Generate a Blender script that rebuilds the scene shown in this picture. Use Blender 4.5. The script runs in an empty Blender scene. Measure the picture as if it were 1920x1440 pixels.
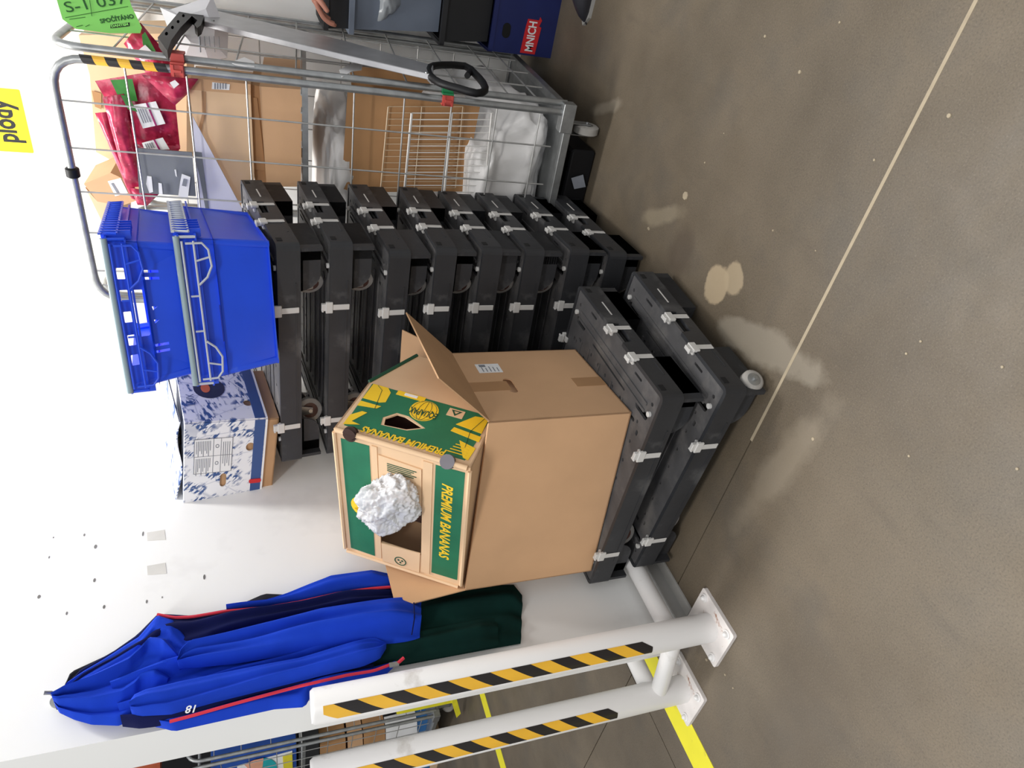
import bpy, bmesh, math, random
from mathutils import Vector, Matrix, geometry, noise
random.seed(7)
sc = bpy.context.scene
COL = sc.collection
PI = math.pi

# ---------------------------------------------------------------- camera
F, PITCH, ROLL, YAW, CH = 1281., math.radians(20.34), math.radians(-2.73), math.radians(-51.71), 1.31
_cp, _sp, _cr, _sr = math.cos(PITCH), math.sin(PITCH), math.cos(ROLL), math.sin(ROLL)
def _rz(v): return Vector((_cr*v[0]-_sr*v[1], _sr*v[0]+_cr*v[1], v[2]))
def _d(az): return _rz((math.sin(az), -_sp*math.cos(az), _cp*math.cos(az)))
_X, _Y, _Z = -_d(YAW), _d(YAW+PI/2), -_rz((0, _cp, _sp))
M = Matrix((_X, _Y, _Z))                     # photo axes (right, down, forward) -> world
CAMP = Vector((0, 0, CH))
right, down, fwd = M @ Vector((1, 0, 0)), M @ Vector((0, 1, 0)), M @ Vector((0, 0, 1))
cam = bpy.data.cameras.new('camera'); cam_o = bpy.data.objects.new('camera', cam); COL.objects.link(cam_o)
cam.sensor_width = 36; cam.sensor_fit = 'HORIZONTAL'; cam.lens = F/1920*36; cam.clip_start = .05
R = Matrix((down, right, -fwd)).transposed().to_4x4(); R.translation = CAMP
cam_o.matrix_world = R
sc.camera = cam_o
sc.view_settings.view_transform = 'Standard'; sc.view_settings.look = 'None'
sc.view_settings.exposure = 0.0; sc.view_settings.gamma = 1; sc.view_settings.use_curve_mapping = False

# ---------------------------------------------------------------- light
W = bpy.data.worlds.new('world'); sc.world = W; W.use_nodes = True
W.node_tree.nodes['Background'].inputs[0].default_value = (.95, .97, 1, 1)
W.node_tree.nodes['Background'].inputs[1].default_value = .72
def area(name, loc, rot, sx, sy, power, col=(1, .98, .95)):
    l = bpy.data.lights.new(name, 'AREA'); l.shape = 'RECTANGLE'; l.size = sx; l.size_y = sy; l.energy = power; l.color = col
    o = bpy.data.objects.new(name, l); o.location = loc; o.rotation_euler = rot; COL.objects.link(o); return o
area('overhead_light', (-1.15, 2.3, 3.6), (0, 0, 0), 1.5, .3, 90)
area('overhead_light', (-3.6, .9, 3.7), (0, 0, 0), 2.4, .4, 42)
area('overhead_light', (-.2, -1.2, 3.7), (0, 0, 0), 2.4, .5, 95)  # fill light added behind the camera to brighten the surfaces facing it

def ray(tx, ty): return M @ Vector(((1440-ty-720)/F, (tx-960)/F, 1))
def onz(tx, ty, z=0.): r = ray(tx, ty); return CAMP+r*((z-CH)/r.z)
def ony(tx, ty, y): r = ray(tx, ty); return CAMP+r*(y/r.y)
def onx(tx, ty, x): r = ray(tx, ty); return CAMP+r*(x/r.x)

# ---------------------------------------------------------------- materials
def lin(c):
    return tuple(((v/255)/12.92 if v/255 <= .04045 else ((v/255+.055)/1.055)**2.4) for v in c)
def mat(name, c, rough=.6, metal=0., var=.12, scale=12., bump=.0, bscale=60., c2=None, spec=.5, alpha=1., trans=0., srgb=True, detail=4):
    m = bpy.data.materials.new(name); m.use_nodes = True; n = m.node_tree.nodes; L = m.node_tree.links
    b = n['Principled BSDF']; b.inputs['Roughness'].default_value = rough; b.inputs['Metallic'].default_value = metal
    b.inputs['Specular IOR Level'].default_value = spec
    if srgb: c = lin(c); c2 = lin(c2) if c2 else None
    tc = n.new('ShaderNodeTexCoord'); nz = n.new('ShaderNodeTexNoise'); nz.inputs['Scale'].default_value = scale; nz.inputs['Detail'].default_value = detail
    L.new(tc.outputs['Object'], nz.inputs['Vector'])
    rp = n.new('ShaderNodeValToRGB'); rp.color_ramp.elements[0].position = .3; rp.color_ramp.elements[1].position = .7
    a = c2 if c2 else tuple(v*(1-var) for v in c)
    rp.color_ramp.elements[0].color = (*a, 1); rp.color_ramp.elements[1].color = (*[min(1, v*(1+(0 if c2 else var*.6))) for v in c], 1)
    L.new(nz.outputs['Fac'], rp.inputs['Fac']); L.new(rp.outputs['Color'], b.inputs['Base Color'])
    if bump:
        n2 = n.new('ShaderNodeTexNoise'); n2.inputs['Scale'].default_value = bscale; n2.inputs['Detail'].default_value = 3
        L.new(tc.outputs['Object'], n2.inputs['Vector'])
        bp = n.new('ShaderNodeBump'); bp.inputs['Strength'].default_value = bump; bp.inputs['Distance'].default_value = .004
        L.new(n2.outputs['Fac'], bp.inputs['Height']); L.new(bp.outputs['Normal'], b.inputs['Normal'])
    if alpha < 1: b.inputs['Alpha'].default_value = alpha
    if trans: b.inputs['Transmission Weight'].default_value = trans
    return m
def ramp_mix(m, other, scale, lo, hi, seedloc=(0, 0, 0), detail=5, rough=.6, stretch=(1, 1, 1)):
    """adds wear in a second colour through a noise mask"""
    n = m.node_tree.nodes; L = m.node_tree.links; b = n['Principled BSDF']; src = b.inputs['Base Color'].links[0].from_socket
    tc = n.new('ShaderNodeTexCoord'); mp = n.new('ShaderNodeMapping'); mp.inputs['Location'].default_value = seedloc; mp.inputs['Scale'].default_value = stretch
    nz = n.new('ShaderNodeTexNoise'); nz.inputs['Scale'].default_value = scale; nz.inputs['Detail'].default_value = detail; nz.inputs['Roughness'].default_value = rough
    L.new(tc.outputs['Object'], mp.inputs[0]); L.new(mp.outputs[0], nz.inputs['Vector'])
    mr = n.new('ShaderNodeMapRange'); mr.inputs[1].default_value = lo; mr.inputs[2].default_value = hi
    L.new(nz.outputs['Fac'], mr.inputs[0])
    mx = n.new('ShaderNodeMix'); mx.data_type = 'RGBA'; L.new(mr.outputs[0], mx.inputs[0]); L.new(src, mx.inputs[6]); mx.inputs[7].default_value = (*lin(other), 1)
    L.new(mx.outputs[2], b.inputs['Base Color']); return m
card = mat('cardboard', (206, 164, 124), .75, var=.07, scale=5, bump=.05, bscale=120)
card_in = mat('cardboard_inner', (188, 148, 108), .8, var=.08, scale=6)
card_pale = mat('cardboard_pale', (224, 190, 152), .75, var=.06, scale=5)
card_dark = mat('cardboard_dark', (178, 134, 90), .75, var=.08, scale=5)
tape_tan = mat('packing_tape', (178, 136, 96), .4, var=.05)
black_pl = ramp_mix(mat('black_plastic', (46, 47, 50), .52, var=.25, scale=8, bump=.12, bscale=90), (92, 92, 92), 9, .56, .8)
deck_pl = ramp_mix(mat('deck_plastic', (82, 81, 82), .6, var=.3, scale=10, bump=.2, bscale=70), (122, 118, 114), 7, .5, .82)
void = mat('dark_recess', (14, 14, 15), .9)
clip_m = mat('light_grey_clip_plastic', (206, 204, 200), .45, var=.04)
steel = mat('galvanised_steel', (158, 160, 160), .38, .75, var=.2, scale=25)
steel_l = mat('zinc_wire', (176, 176, 174), .4, .6, var=.15, scale=30)
white_coat = mat('white_coated_wire', (226, 224, 220), .4)
rubber = mat('grey_tyre_rubber', (168, 164, 158), .6, var=.15, scale=30)
hub_m = mat('brown_wheel_hub', (88, 58, 50), .5)
blue_c = mat('blue_crate_plastic', (24, 78, 226), .38, var=.10, scale=6, bump=.03)
blue_c2 = ramp_mix(mat('lower_blue_crate_plastic', (24, 78, 226), .38, var=.1, scale=6), (110, 140, 220), 6, .66, .9)
bail_m = mat('pale_grey_green_plastic', (146, 166, 172), .5, var=.06)
bail_w = mat('off_white_plastic', (190, 196, 206), .5, var=.05)
jacket_b = mat('royal_blue_fleece', (26, 66, 196), .85, var=.12, scale=9, bump=.1, bscale=300, spec=.15)
navy = mat('navy_fleece', (20, 26, 74), .9, var=.15, scale=9, bump=.1, bscale=300, spec=.15)
dark_fab = mat('black_fabric', (30, 31, 40), .9, var=.2, spec=.15)
green_fab = mat('dark_green_fabric', (10, 44, 40), .9, var=.2, spec=.15)
piping_m = mat('red_piping', (214, 44, 66), .6)
whitepaint = ramp_mix(mat('white_paint_on_steel', (232, 230, 228), .35, var=.03, scale=5, bump=.05), (186, 180, 172), 9, .62, .8)
tape_y = mat('yellow_hazard_tape', (246, 190, 58), .4, var=.06)
tape_k = mat('black_hazard_tape', (38, 34, 34), .4, var=.2)
ban_g = mat('green_print', (30, 112, 78), .6, var=.12, scale=14, bump=.1, bscale=100)
ban_y = mat('yellow_print', (246, 204, 40), .6, var=.05)
ban_gd = mat('dark_green_print', (22, 78, 56), .6)
paper = mat('white_paper', (238, 238, 238), .7, var=.02)
ink = mat('black_ink', (30, 30, 32), .7)
ink_g = mat('grey_ink', (130, 134, 142), .7)
lime = mat('lime_paper', (140, 222, 108), .7, var=.03)
ink_dg = mat('green_marker_ink', (36, 92, 40), .7)
sign_y = mat('yellow_paper', (252, 226, 30), .7, var=.02)
red_pl = mat('brick_red_plastic', (190, 74, 66), .45)
green_pl = mat('green_plastic', (24, 130, 78), .45)
white_fab = mat('white_sack_fabric', (226, 224, 222), .9, var=.05, bump=.2, bscale=30)
grey_board = ramp_mix(mat('grey_board', (118, 122, 128), .7, var=.06), (214, 216, 220), 14, .66, .7)
navy_pl = mat('navy_crate_plastic', (22, 34, 92), .45, var=.1)
logo_red = mat('red_logo', (206, 34, 40), .5)
yel_line = ramp_mix(mat('yellow_floor_paint', (236, 226, 44), .5, var=.05), (190, 178, 60), 16, .6, .8)
yel_plast = mat('yellow_guard_plastic', (232, 222, 40), .5)
skin_m = mat('skin', (190, 130, 110), .55, var=.08)
cloth_k = mat('dark_work_cloth', (40, 42, 50), .85)
shoe_m = mat('dark_shoe_leather', (44, 44, 50), .4)
grey_bin = mat('blue_grey_bin_plastic', (112, 122, 138), .5, var=.08)
black_bin = mat('black_bin_plastic', (34, 35, 38), .5, var=.1)
aluminium = mat('brushed_aluminium', (168, 168, 170), .4, .5, var=.12, scale=18)
blk_gloss = mat('gloss_black_plastic', (20, 20, 22), .5, spec=.25)
orange_m = mat('orange_carton', (216, 108, 70), .7)
plast_bag = mat('crumpled_white_film', (238, 240, 244), .22, var=.05, scale=20, bump=.4, bscale=60, alpha=.86, trans=.3)
plast_clear = mat('clear_film', (190, 196, 200), .2, var=.2, scale=12, bump=.6, bscale=30, alpha=.6)

def print_leaves():
    m = mat('leaf_print_board', (236, 237, 240), .6, var=.03)
    n = m.node_tree.nodes; L = m.node_tree.links; b = n['Principled BSDF']; src = b.inputs['Base Color'].links[0].from_socket
    tc = n.new('ShaderNodeTexCoord')
    vo = n.new('ShaderNodeTexVoronoi'); vo.inputs['Scale'].default_value = 7.5
    mp = n.new('ShaderNodeMapping'); mp.inputs['Rotation'].default_value = (.4, .7, .5)
    L.new(tc.outputs['Object'], mp.inputs[0]); L.new(mp.outputs[0], vo.inputs['Vector'])
    # streaks whose direction changes from leaf to leaf
    mul = n.new('ShaderNodeVectorMath'); mul.operation = 'MULTIPLY_ADD'; mul.inputs[1].default_value = (1.4, 1.4, 1.4)
    L.new(vo.outputs['Color'], mul.inputs[0]); L.new(mp.outputs[0], mul.inputs[2])
    wv = n.new('ShaderNodeTexNoise'); wv.inputs['Scale'].default_value = 1
    m2 = n.new('ShaderNodeMapping'); m2.inputs['Scale'].default_value = (120, 14, 40)
    L.new(mul.outputs[0], m2.inputs[0]); L.new(m2.outputs[0], wv.inputs['Vector'])
    big = n.new('ShaderNodeTexNoise'); big.inputs['Scale'].default_value = 16; L.new(tc.outputs['Object'], big.inputs['Vector'])
    r1 = n.new('ShaderNodeMapRange'); r1.inputs[1].default_value = .48; r1.inputs[2].default_value = .56; L.new(wv.outputs['Fac'], r1.inputs[0])
    r2 = n.new('ShaderNodeMapRange'); r2.inputs[1].default_value = .44; r2.inputs[2].default_value = .54; L.new(big.outputs['Fac'], r2.inputs[0])
    mm = n.new('ShaderNodeMath'); mm.operation = 'MULTIPLY'; L.new(r1.outputs[0], mm.inputs[0]); L.new(r2.outputs[0], mm.inputs[1])
    ed = n.new('ShaderNodeTexVoronoi'); ed.feature = 'DISTANCE_TO_EDGE'; ed.inputs['Scale'].default_value = 7.5; L.new(mp.outputs[0], ed.inputs['Vector'])
    r3 = n.new('ShaderNodeMapRange'); r3.inputs[1].default_value = .02; r3.inputs[2].default_value = .0; r3.inputs[4].default_value = .35; L.new(ed.outputs['Distance'], r3.inputs[0])
    mx0 = n.new('ShaderNodeMath'); mx0.operation = 'MAXIMUM'; L.new(mm.outputs[0], mx0.inputs[0]); L.new(r3.outputs[0], mx0.inputs[1])
    mx = n.new('ShaderNodeMix'); mx.data_type = 'RGBA'; L.new(mx0.outputs[0], mx.inputs[0]); L.new(src, mx.inputs[6]); mx.inputs[7].default_value = (*lin((52, 84, 140)), 1)
    L.new(mx.outputs[2], b.inputs['Base Color']); return m
leaf_m = print_leaves()
blue_band = mat('navy_blue_print', (54, 82, 138), .6, var=.05)

def raspberry():
    m = mat('raspberry_print_film', (206, 54, 92), .25, c2=(138, 20, 52), scale=30, bump=.3, bscale=28, detail=3)
    return ramp_mix(m, (240, 130, 160), 38, .6, .78, detail=2)
rasp = raspberry()
leafgreen = mat('leaf_green_print', (60, 130, 56), .3, var=.3, scale=20)

def floor_mat():
    m = bpy.data.materials.new('worn_concrete'); m.use_nodes = True; n = m.node_tree.nodes; L = m.node_tree.links; b = n['Principled BSDF']
    tc = n.new('ShaderNodeTexCoord')
    def nz(scale, det=5, rough=.55, st=(1, 1, 1)):
        mp = n.new('ShaderNodeMapping'); mp.inputs['Scale'].default_value = st; t = n.new('ShaderNodeTexNoise')
        t.inputs['Scale'].default_value = scale; t.inputs['Detail'].default_value = det; t.inputs['Roughness'].default_value = rough
        L.new(tc.outputs['Object'], mp.inputs[0]); L.new(mp.outputs[0], t.inputs['Vector']); return t.outputs['Fac']
    def mr(s, a, bb, c=0, d=1):
        r = n.new('ShaderNodeMapRange'); r.inputs[1].default_value = a; r.inputs[2].default_value = bb; r.inputs[3].default_value = c; r.inputs[4].default_value = d; L.new(s, r.inputs[0]); return r.outputs[0]
    def mix(f, a, c):
        x = n.new('ShaderNodeMix'); x.data_type = 'RGBA'; L.new(f, x.inputs[0]); L.new(a, x.inputs[6]); x.inputs[7].default_value = (*lin(c), 1); return x.outputs[2]
    r = n.new('ShaderNodeValToRGB'); e = r.color_ramp.elements; e[0].position = .32; e[0].color = (*lin((86, 76, 62)), 1); e[1].position = .68; e[1].color = (*lin((114, 102, 85)), 1)
    L.new(nz(1.6, 6), r.inputs[0]); c = r.outputs[0]
    c = mix(mr(nz(3.1, 6, .6), .5, .75, 0, .6), c, (78, 75, 70))
    c = mix(mr(nz(.9, 3), .55, .75, 0, .5), c, (120, 111, 96))
    c = mix(mr(nz(260, 2), .55, .75, 0, .35), c, (134, 125, 110))
    c = mix(mr(nz(230, 2), .52, .3, 0, .35), c, (58, 52, 44))
    c = mix(mr(nz(14, 6, .6, (1, .25, 1)), .58, .8, 0, .3), c, (72, 64, 55))
    # worn patches with a shape of their own (ground-off pads beside the trolleys)
    def blob(cx, cy, rx, ry, rot, col, k, soft=.35, w=.5):
        nonlocal c
        mp = n.new('ShaderNodeMapping'); mp.vector_type = 'TEXTURE'; mp.inputs['Location'].default_value = (cx, cy, 0); mp.inputs['Rotation'].default_value = (0, 0, rot); mp.inputs['Scale'].default_value = (rx, ry, 1)
        ln = n.new('ShaderNodeVectorMath'); ln.operation = 'LENGTH'; L.new(tc.outputs['Object'], mp.inputs[0]); L.new(mp.outputs[0], ln.inputs[0])
        ad = n.new('ShaderNodeMath'); ad.operation = 'MULTIPLY_ADD'; ad.inputs[1].default_value = w; L.new(nz(9, 5), ad.inputs[0]); L.new(ln.outputs['Value'], ad.inputs[2])
        c = mix(mr(ad.outputs[0], 1.0+w*.5, 1.0+w*.5-soft, 0, k), c, col)
    for a in FLOOR_BLOBS: blob(*a)
    L.new(c, b.inputs['Base Color'])
    L.new(mr(nz(5, 4), .3, .7, .42, .62), b.inputs['Roughness'])
    bp = n.new('ShaderNodeBump'); bp.inputs['Strength'].default_value = .12; bp.inputs['Distance'].default_value = .003
    L.new(nz(90, 4), bp.inputs['Height']); L.new(bp.outputs[0], b.inputs['Normal']); return m
FLOOR_BLOBS = [(-.85, 1.52, .06, .06, .6, (180, 161, 132), .85, .15, 1.3), (-.80, 1.45, .05, .045, .1, (176, 158, 130), .8, .2, 1.6),
               (-.89, 1.24, .06, .24, .25, (140, 131, 116), .75, .3, 1.3),
               (-1.12, 1.00, .28, .06, -.15, (132, 121, 104), .65, .5, 1.5),
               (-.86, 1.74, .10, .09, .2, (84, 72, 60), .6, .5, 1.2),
               (-.80, 1.90, .035, .15, .5, (150, 138, 116), .5, .5, 1.4),
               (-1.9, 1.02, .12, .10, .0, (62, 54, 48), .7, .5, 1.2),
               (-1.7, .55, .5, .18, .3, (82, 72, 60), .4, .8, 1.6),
               (-.62, 2.48, .03, .16, .4, (150, 140, 124), .5, .5, 1.4)]
floor_m = floor_mat()
wall_m = ramp_mix(mat('white_wall_paint', (238, 238, 236), .75, var=.015, scale=2, bump=.04, bscale=40), (214, 213, 211), 2.2, .62, .85)

# ---------------------------------------------------------------- mesh helpers
class MB:
    def __init__(s): s.v = []; s.f = []
    def add(s, vs, fs, T=None):
        k = len(s.v); s.v += [tuple(T @ Vector(p)) if T else tuple(p) for p in vs]; s.f += [tuple(i+k for i in q) for q in fs]; return s
    def box(s, x0, x1, y0, y1, z0, z1, T=None):
        vs = [(x, y, z) for x in (x0, x1) for y in (y0, y1) for z in (z0, z1)]
        return s.add(vs, [(0, 1, 3, 2), (4, 6, 7, 5), (0, 4, 5, 1), (2, 3, 7, 6), (0, 2, 6, 4), (1, 5, 7, 3)], T)
    def tube(s, pts, r, n=8, closed=False, cap=True, T=None):
        P = [Vector(p) for p in pts]; m = len(P); rings = []
        rr = r if isinstance(r, (list, tuple)) else [r]*m
        t0 = (P[1]-P[0]).normalized(); up = Vector((0, 0, 1)) if abs(t0.z) < .9 else Vector((1, 0, 0))
        nn = t0.cross(up).normalized()
        for i in range(m):
            a = P[(i-1) % m] if (closed or i > 0) else P[i]; b = P[(i+1) % m] if (closed or i < m-1) else P[i]
            t = (b-a).normalized(); nn = (nn-t*nn.dot(t)).normalized(); bb = t.cross(nn)
            rings += [P[i]+(nn*math.cos(2*PI*k/n)+bb*math.sin(2*PI*k/n))*rr[i] for k in range(n)]
        fs = []
        for i in range(m if closed else m-1):
            j = (i+1) % m
            for k in range(n): q = (k+1) % n; fs.append((i*n+k, i*n+q, j*n+q, j*n+k))
        if not closed and cap: fs += [tuple(reversed(range(n))), tuple(range((m-1)*n, m*n))]
        return s.add(rings, fs, T)
    def plate(s, outer, holes, d0, d1, mp):
        """flat sheet with real holes: outer/holes are 2D loops, mp(u,v,d)->3D"""
        loops = [[Vector((u, v, 0)) for u, v in outer]]+[[Vector((u, v, 0)) for u, v in h] for h in holes]
        tri = geometry.tessellate_polygon(loops); flat = [p for l in loops for p in l]; N = len(flat)
        vs = [mp(p.x, p.y, d0) for p in flat]+[mp(p.x, p.y, d1) for p in flat]
        fs = [tuple(t) for t in tri]+[tuple(i+N for i in reversed(t)) for t in tri]
        k = 0
        for l in loops:
            for i in range(len(l)): j = (i+1) % len(l); fs.append((k+i, k+j, k+j+N, k+i+N))
            k += len(l)
        return s.add(vs, fs)
    def cyl(s, c, ax, r, h, n=16, T=None, r2=None):
        c = Vector(c); ax = Vector(ax).normalized(); return s.tube([c-ax*h/2, c+ax*h/2], [r, r2 if r2 is not None else r], n, T=T)
    def loft(s, rows, closed=False):
        n = len(rows[0]); vs = [p for r in rows for p in r]; fs = []
        for i in range(len(rows)-1):
            for j in range(n-1): fs.append((i*n+j, i*n+j+1, (i+1)*n+j+1, (i+1)*n+j))
        return s.add(vs, fs)
    def build(s, name, m, parent=None, smooth=False, bevel=0, origin=None, seg=1, local=True, kind=None, label=None):
        me = bpy.data.meshes.new(name); o = origin or (0, 0, 0)
        vs = [(p[0]-o[0], p[1]-o[1], p[2]-o[2]) for p in s.v] if origin else s.v
        me.from_pydata([tuple(p) for p in vs], [], s.f)
        b = bmesh.new(); b.from_mesh(me); bmesh.ops.recalc_face_normals(b, faces=b.faces); b.to_mesh(me); b.free()
        me.materials.append(m)
        if smooth:
            for p in me.polygons: p.use_smooth = True
            if hasattr(me, 'set_sharp_from_angle'): me.set_sharp_from_angle(angle=math.radians(50))
        ob = bpy.data.objects.new(name, me); COL.objects.link(ob)
        if parent: ob.parent = parent
        elif origin: ob.location = origin
        if bevel:
            md = ob.modifiers.new('bevel', 'BEVEL'); md.width = bevel; md.segments = seg; md.limit_method = 'ANGLE'; md.angle_limit = math.radians(40)
        if kind: ob['kind'] = kind
        if label: ob['label'] = label
        return ob
def separate(ob):
    """one object per loose piece (same name), so that each piece can be picked"""
    me = ob.data; par = list(range(len(me.vertices)))
    def find(a):
        while par[a] != a: par[a] = par[par[a]]; a = par[a]
        return a
    for p in me.polygons:
        v = list(p.vertices)
        for w in v[1:]: par[find(v[0])] = find(w)
    gr = {}
    for p in me.polygons: gr.setdefault(find(p.vertices[0]), []).append(p)
    if len(gr) < 2: return [ob]
    out = []
    for ps in gr.values():
        ids = sorted({v for p in ps for v in p.vertices}); mp = {v: i for i, v in enumerate(ids)}
        m2 = bpy.data.meshes.new(ob.name.split('.')[0]); m2.from_pydata([me.vertices[i].co[:] for i in ids], [], [[mp[v] for v in p.vertices] for p in ps])
        m2.materials.append(me.materials[0])
        for a, b_ in zip(m2.polygons, ps): a.use_smooth = b_.use_smooth
        if me.polygons[0].use_smooth: m2.set_sharp_from_angle(angle=math.radians(50))
        o2 = bpy.data.objects.new(ob.name.split('.')[0], m2); COL.objects.link(o2); o2.parent = ob.parent; out.append(o2)
    bpy.data.objects.remove(ob); return out
def rect(u0, u1, v0, v1): return [(u0, v0), (u1, v0), (u1, v1), (u0, v1)]
def ell(cu, cv, ru, rv, n=16, a0=0): return [(cu+ru*math.cos(a0+2*PI*k/n), cv+rv*math.sin(a0+2*PI*k/n)) for k in range(n)]
def slot(cu, cv, ru, rv, n=5):
    r = min(ru, rv); o = []
    for qx, qy, a in ((1, 1, 0), (-1, 1, PI/2), (-1, -1, PI), (1, -1, 3*PI/2)):
        for k in range(n+1): t = a+PI/2*k/n; o.append((cu+qx*(ru-r)+r*math.cos(t), cv+qy*(rv-r)+r*math.sin(t)))
    return o
def rrect(u0, u1, v0, v1, r, n=4):
    o = []
    for cu, cv, a in ((u1-r, v1-r, 0), (u0+r, v1-r, PI/2), (u0+r, v0+r, PI), (u1-r, v0+r, 3*PI/2)):
        for k in range(n+1): t = a+PI/2*k/n; o.append((cu+r*math.cos(t), cv+r*math.sin(t)))
    return o
def thing(name, label, cat, loc=(0, 0, 0), rot=None, group=None):
    o = bpy.data.objects.new(name, None); o.empty_display_size = .1; COL.objects.link(o)
    if rot is not None: o.matrix_world = Matrix.Translation(loc) @ rot.to_4x4()
    else: o.location = loc
    o['label'] = label; o['category'] = cat
    if group: o['group'] = group
    return o
def tag(o, label, cat, group=None, kind=None):
    o['label'] = label; o['category'] = cat
    if group: o['group'] = group
    if kind: o['kind'] = kind
    return o
KIDS = {}
def dup(root, label, M4=None, group=None, skip=None):
    r = root.copy(); COL.objects.link(r)
    if M4 is not None: r.matrix_world = M4
    r['label'] = label
    if group: r['group'] = group
    def rec(a, b):
        for ch in a.children:
            if skip and skip(ch): continue
            c = ch.copy(); COL.objects.link(c); c.parent = b; rec(ch, c)
    rec(root, r); return r
def RZ(a): return Matrix.Rotation(a, 3, 'Z')
def RX(a): return Matrix.Rotation(a, 3, 'X')
def RY(a): return Matrix.Rotation(a, 3, 'Y')
def text(name, s, m, parent, o, xd, yd, size, depth=.0006, align='LEFT', origin=None, shear=0., bold=0., label=None, width=None):
    cu = bpy.data.curves.new('t', 'FONT'); cu.body = s; cu.size = size; cu.extrude = 0; cu.align_x = align; cu.shear = shear; cu.offset = bold
    cu.resolution_u = 3
    t = bpy.data.objects.new('t', cu); COL.objects.link(t)
    bpy.context.view_layer.update()
    me = bpy.data.meshes.new_from_object(t.evaluated_get(bpy.context.evaluated_depsgraph_get()))
    bpy.data.objects.remove(t); bpy.data.curves.remove(cu)
    if width:
        xs = [v.co.x for v in me.vertices]; k = width/(max(xs)-min(xs)); me.transform(Matrix.Diagonal((k, 1, 1, 1)))
    xd = Vector(xd).normalized(); yd = Vector(yd).normalized(); zd = xd.cross(yd)
    T = Matrix((xd, yd, zd)).transposed().to_4x4(); T.translation = Vector(o)+zd*depth-(Vector(origin) if origin else Vector())
    me.transform(T); me.name = name; me.materials.clear(); me.materials.append(m)
    ob = bpy.data.objects.new(name, me); COL.objects.link(ob)
    if parent: ob.parent = parent
    if label: ob['label'] = label
    return ob
def wob(p, s, a): return noise.noise(Vector(p)*s)*a

# ---------------------------------------------------------------- setting: floor and walls
WX, WT, WA, WE = -1.84, .16, 3.52, 1.0          # left wall face, thickness, back wall, free end of left wall
J = 1.131; GX = -2.36
def struct(o): o['kind'] = 'structure'; return o
fl = bpy.data.objects.new('floor', None); COL.objects.link(fl); struct(fl)
g = .002
for x0, x1, y0, y1 in ((GX+g, 3, J+g, 5), (GX+g, 3, -3, J-g), (-9, GX-g, J+g, 5), (-9, GX-g, -3, J-g)):
    MB().box(x0, x1, y0, y1, -.12, 0).build('slab', floor_m, fl)
MB().box(-9, 3, -3, 5, -.14, -.006).build('joint_bed', mat('dark_joint', (60, 52, 44), .9), fl)
jm = mat('light_joint_filler', (168, 154, 130), .7, var=.1, scale=30)
MB().box(-1.14, 3, J-.0045, J+.0045, -.006, .0006).build('joint_filler', jm, fl)
sp = MB()
for tx, ty, r in ((1285, 367, .014), (1525, 823, .005), (1500, 135, .005), (1435, 68, .004), (1322, 305, .003), (1217, 430, .004), (1216, 428, .005), (1358, 250, .002),
                  (1780, 217, .005), (1908, 879, .003), (1250, 1120, .004), (1270, 1108, .004), (1262, 1145, .004), (1325, 1237, .005), (1336, 1228, .004), (1260, 1090, .003), (1268, 1098, .005),
                  (1575, 42, .003), (1700, 663, .003), (1880, 688, .003), (1727, 640, .003), (1705, 855, .003), (1360, 1265, .004), (1375, 1290, .003), (1450, 432, .003), (1530, 470, .002), (1640, 300, .003)):
    p = onz(tx, ty); k = random.random()*3
    sp.tube([(p.x, p.y, .0), (p.x, p.y, .0022)], [r, r*.9], 7)
o = sp.build('paint_specks', jm); tag(o, 'pale paint and plaster specks scattered over the brown concrete floor', 'specks', kind='stuff')
# painted lines on the floor
def line(name, x0, x1, y0, y1, label):
    o = MB().box(x0, x1, y0, y1, 0, .0015).build(name, yel_line); tag(o, label, 'floor line')
line('floor_line', -2.245, -2.13, -1.2, 3.4, 'broad yellow painted line on the floor beside the white bollards')
line('floor_line', -4.395, -4.285, -1.2, 4.5, 'farther yellow painted line on the floor, left of the bollards')

wl = MB().box(WX-WT, WX, WE, WA+.1, 0, 4.0).build('wall_left', wall_m); struct(wl)
wb = MB().box(WX-WT, 2.5, WA, WA+.12, 0, 4.0).build('wall_back', wall_m); struct(wb)
b = MB(); b.box(WX, WX+.006, WE+.03, WA, 0, .05); b.box(WX, WX+.045, WE+.03, WA, 0, .008)
struct(b.build('baseboard_left', mat('painted_angle_steel', (170, 168, 164), .5, var=.1), bevel=.001))
# scuffs on the white wall
sc_m = mat('dark_scuff', (120, 118, 116), .8, var=.3); sc_l = mat('tape_residue', (214, 212, 206), .7)
b = MB()
for tx, ty, w, h in ((179, 1025, .010, .005), (158, 1003, .007, .003), (177, 1088, .009, .004), (73, 1119, .008, .005), (125, 1150, .007, .003), (195, 1138, .008, .004), (275, 1128, .008, .003), (383, 1082, .012, .004), (268, 1001, .012, .003), (92, 1045, .006, .002), (304, 1120, .004, .002), (100, 1008, .004, .002)):
    p = onx(tx, ty, WX); b.plate(ell(p.y, p.z, w*.8, h*.8, 8), [], 0, .0008, lambda u, v, d: (WX+d, u, v))
tag(b.build('wall_scuffs', sc_m), 'dark scuff marks on the white wall above the jacket', 'marks', kind='stuff')
for tx, ty, lab in ((293, 1005, 'faint rectangle of tape residue on the white wall, the one nearer the leaf-print box'), (294, 1068, 'faint rectangle of tape residue on the white wall, the one nearer the blue jacket')):
    p = onx(tx, ty, WX); o = MB().plate([(p.y-.02, p.z-.028), (p.y+.022, p.z-.022), (p.y+.018, p.z+.028), (p.y-.016, p.z+.024)], [], 0, .0008, lambda u, v, d: (WX+d, u, v)).build('tape_mark', sc_l)
    tag(o, lab, 'tape mark')

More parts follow.
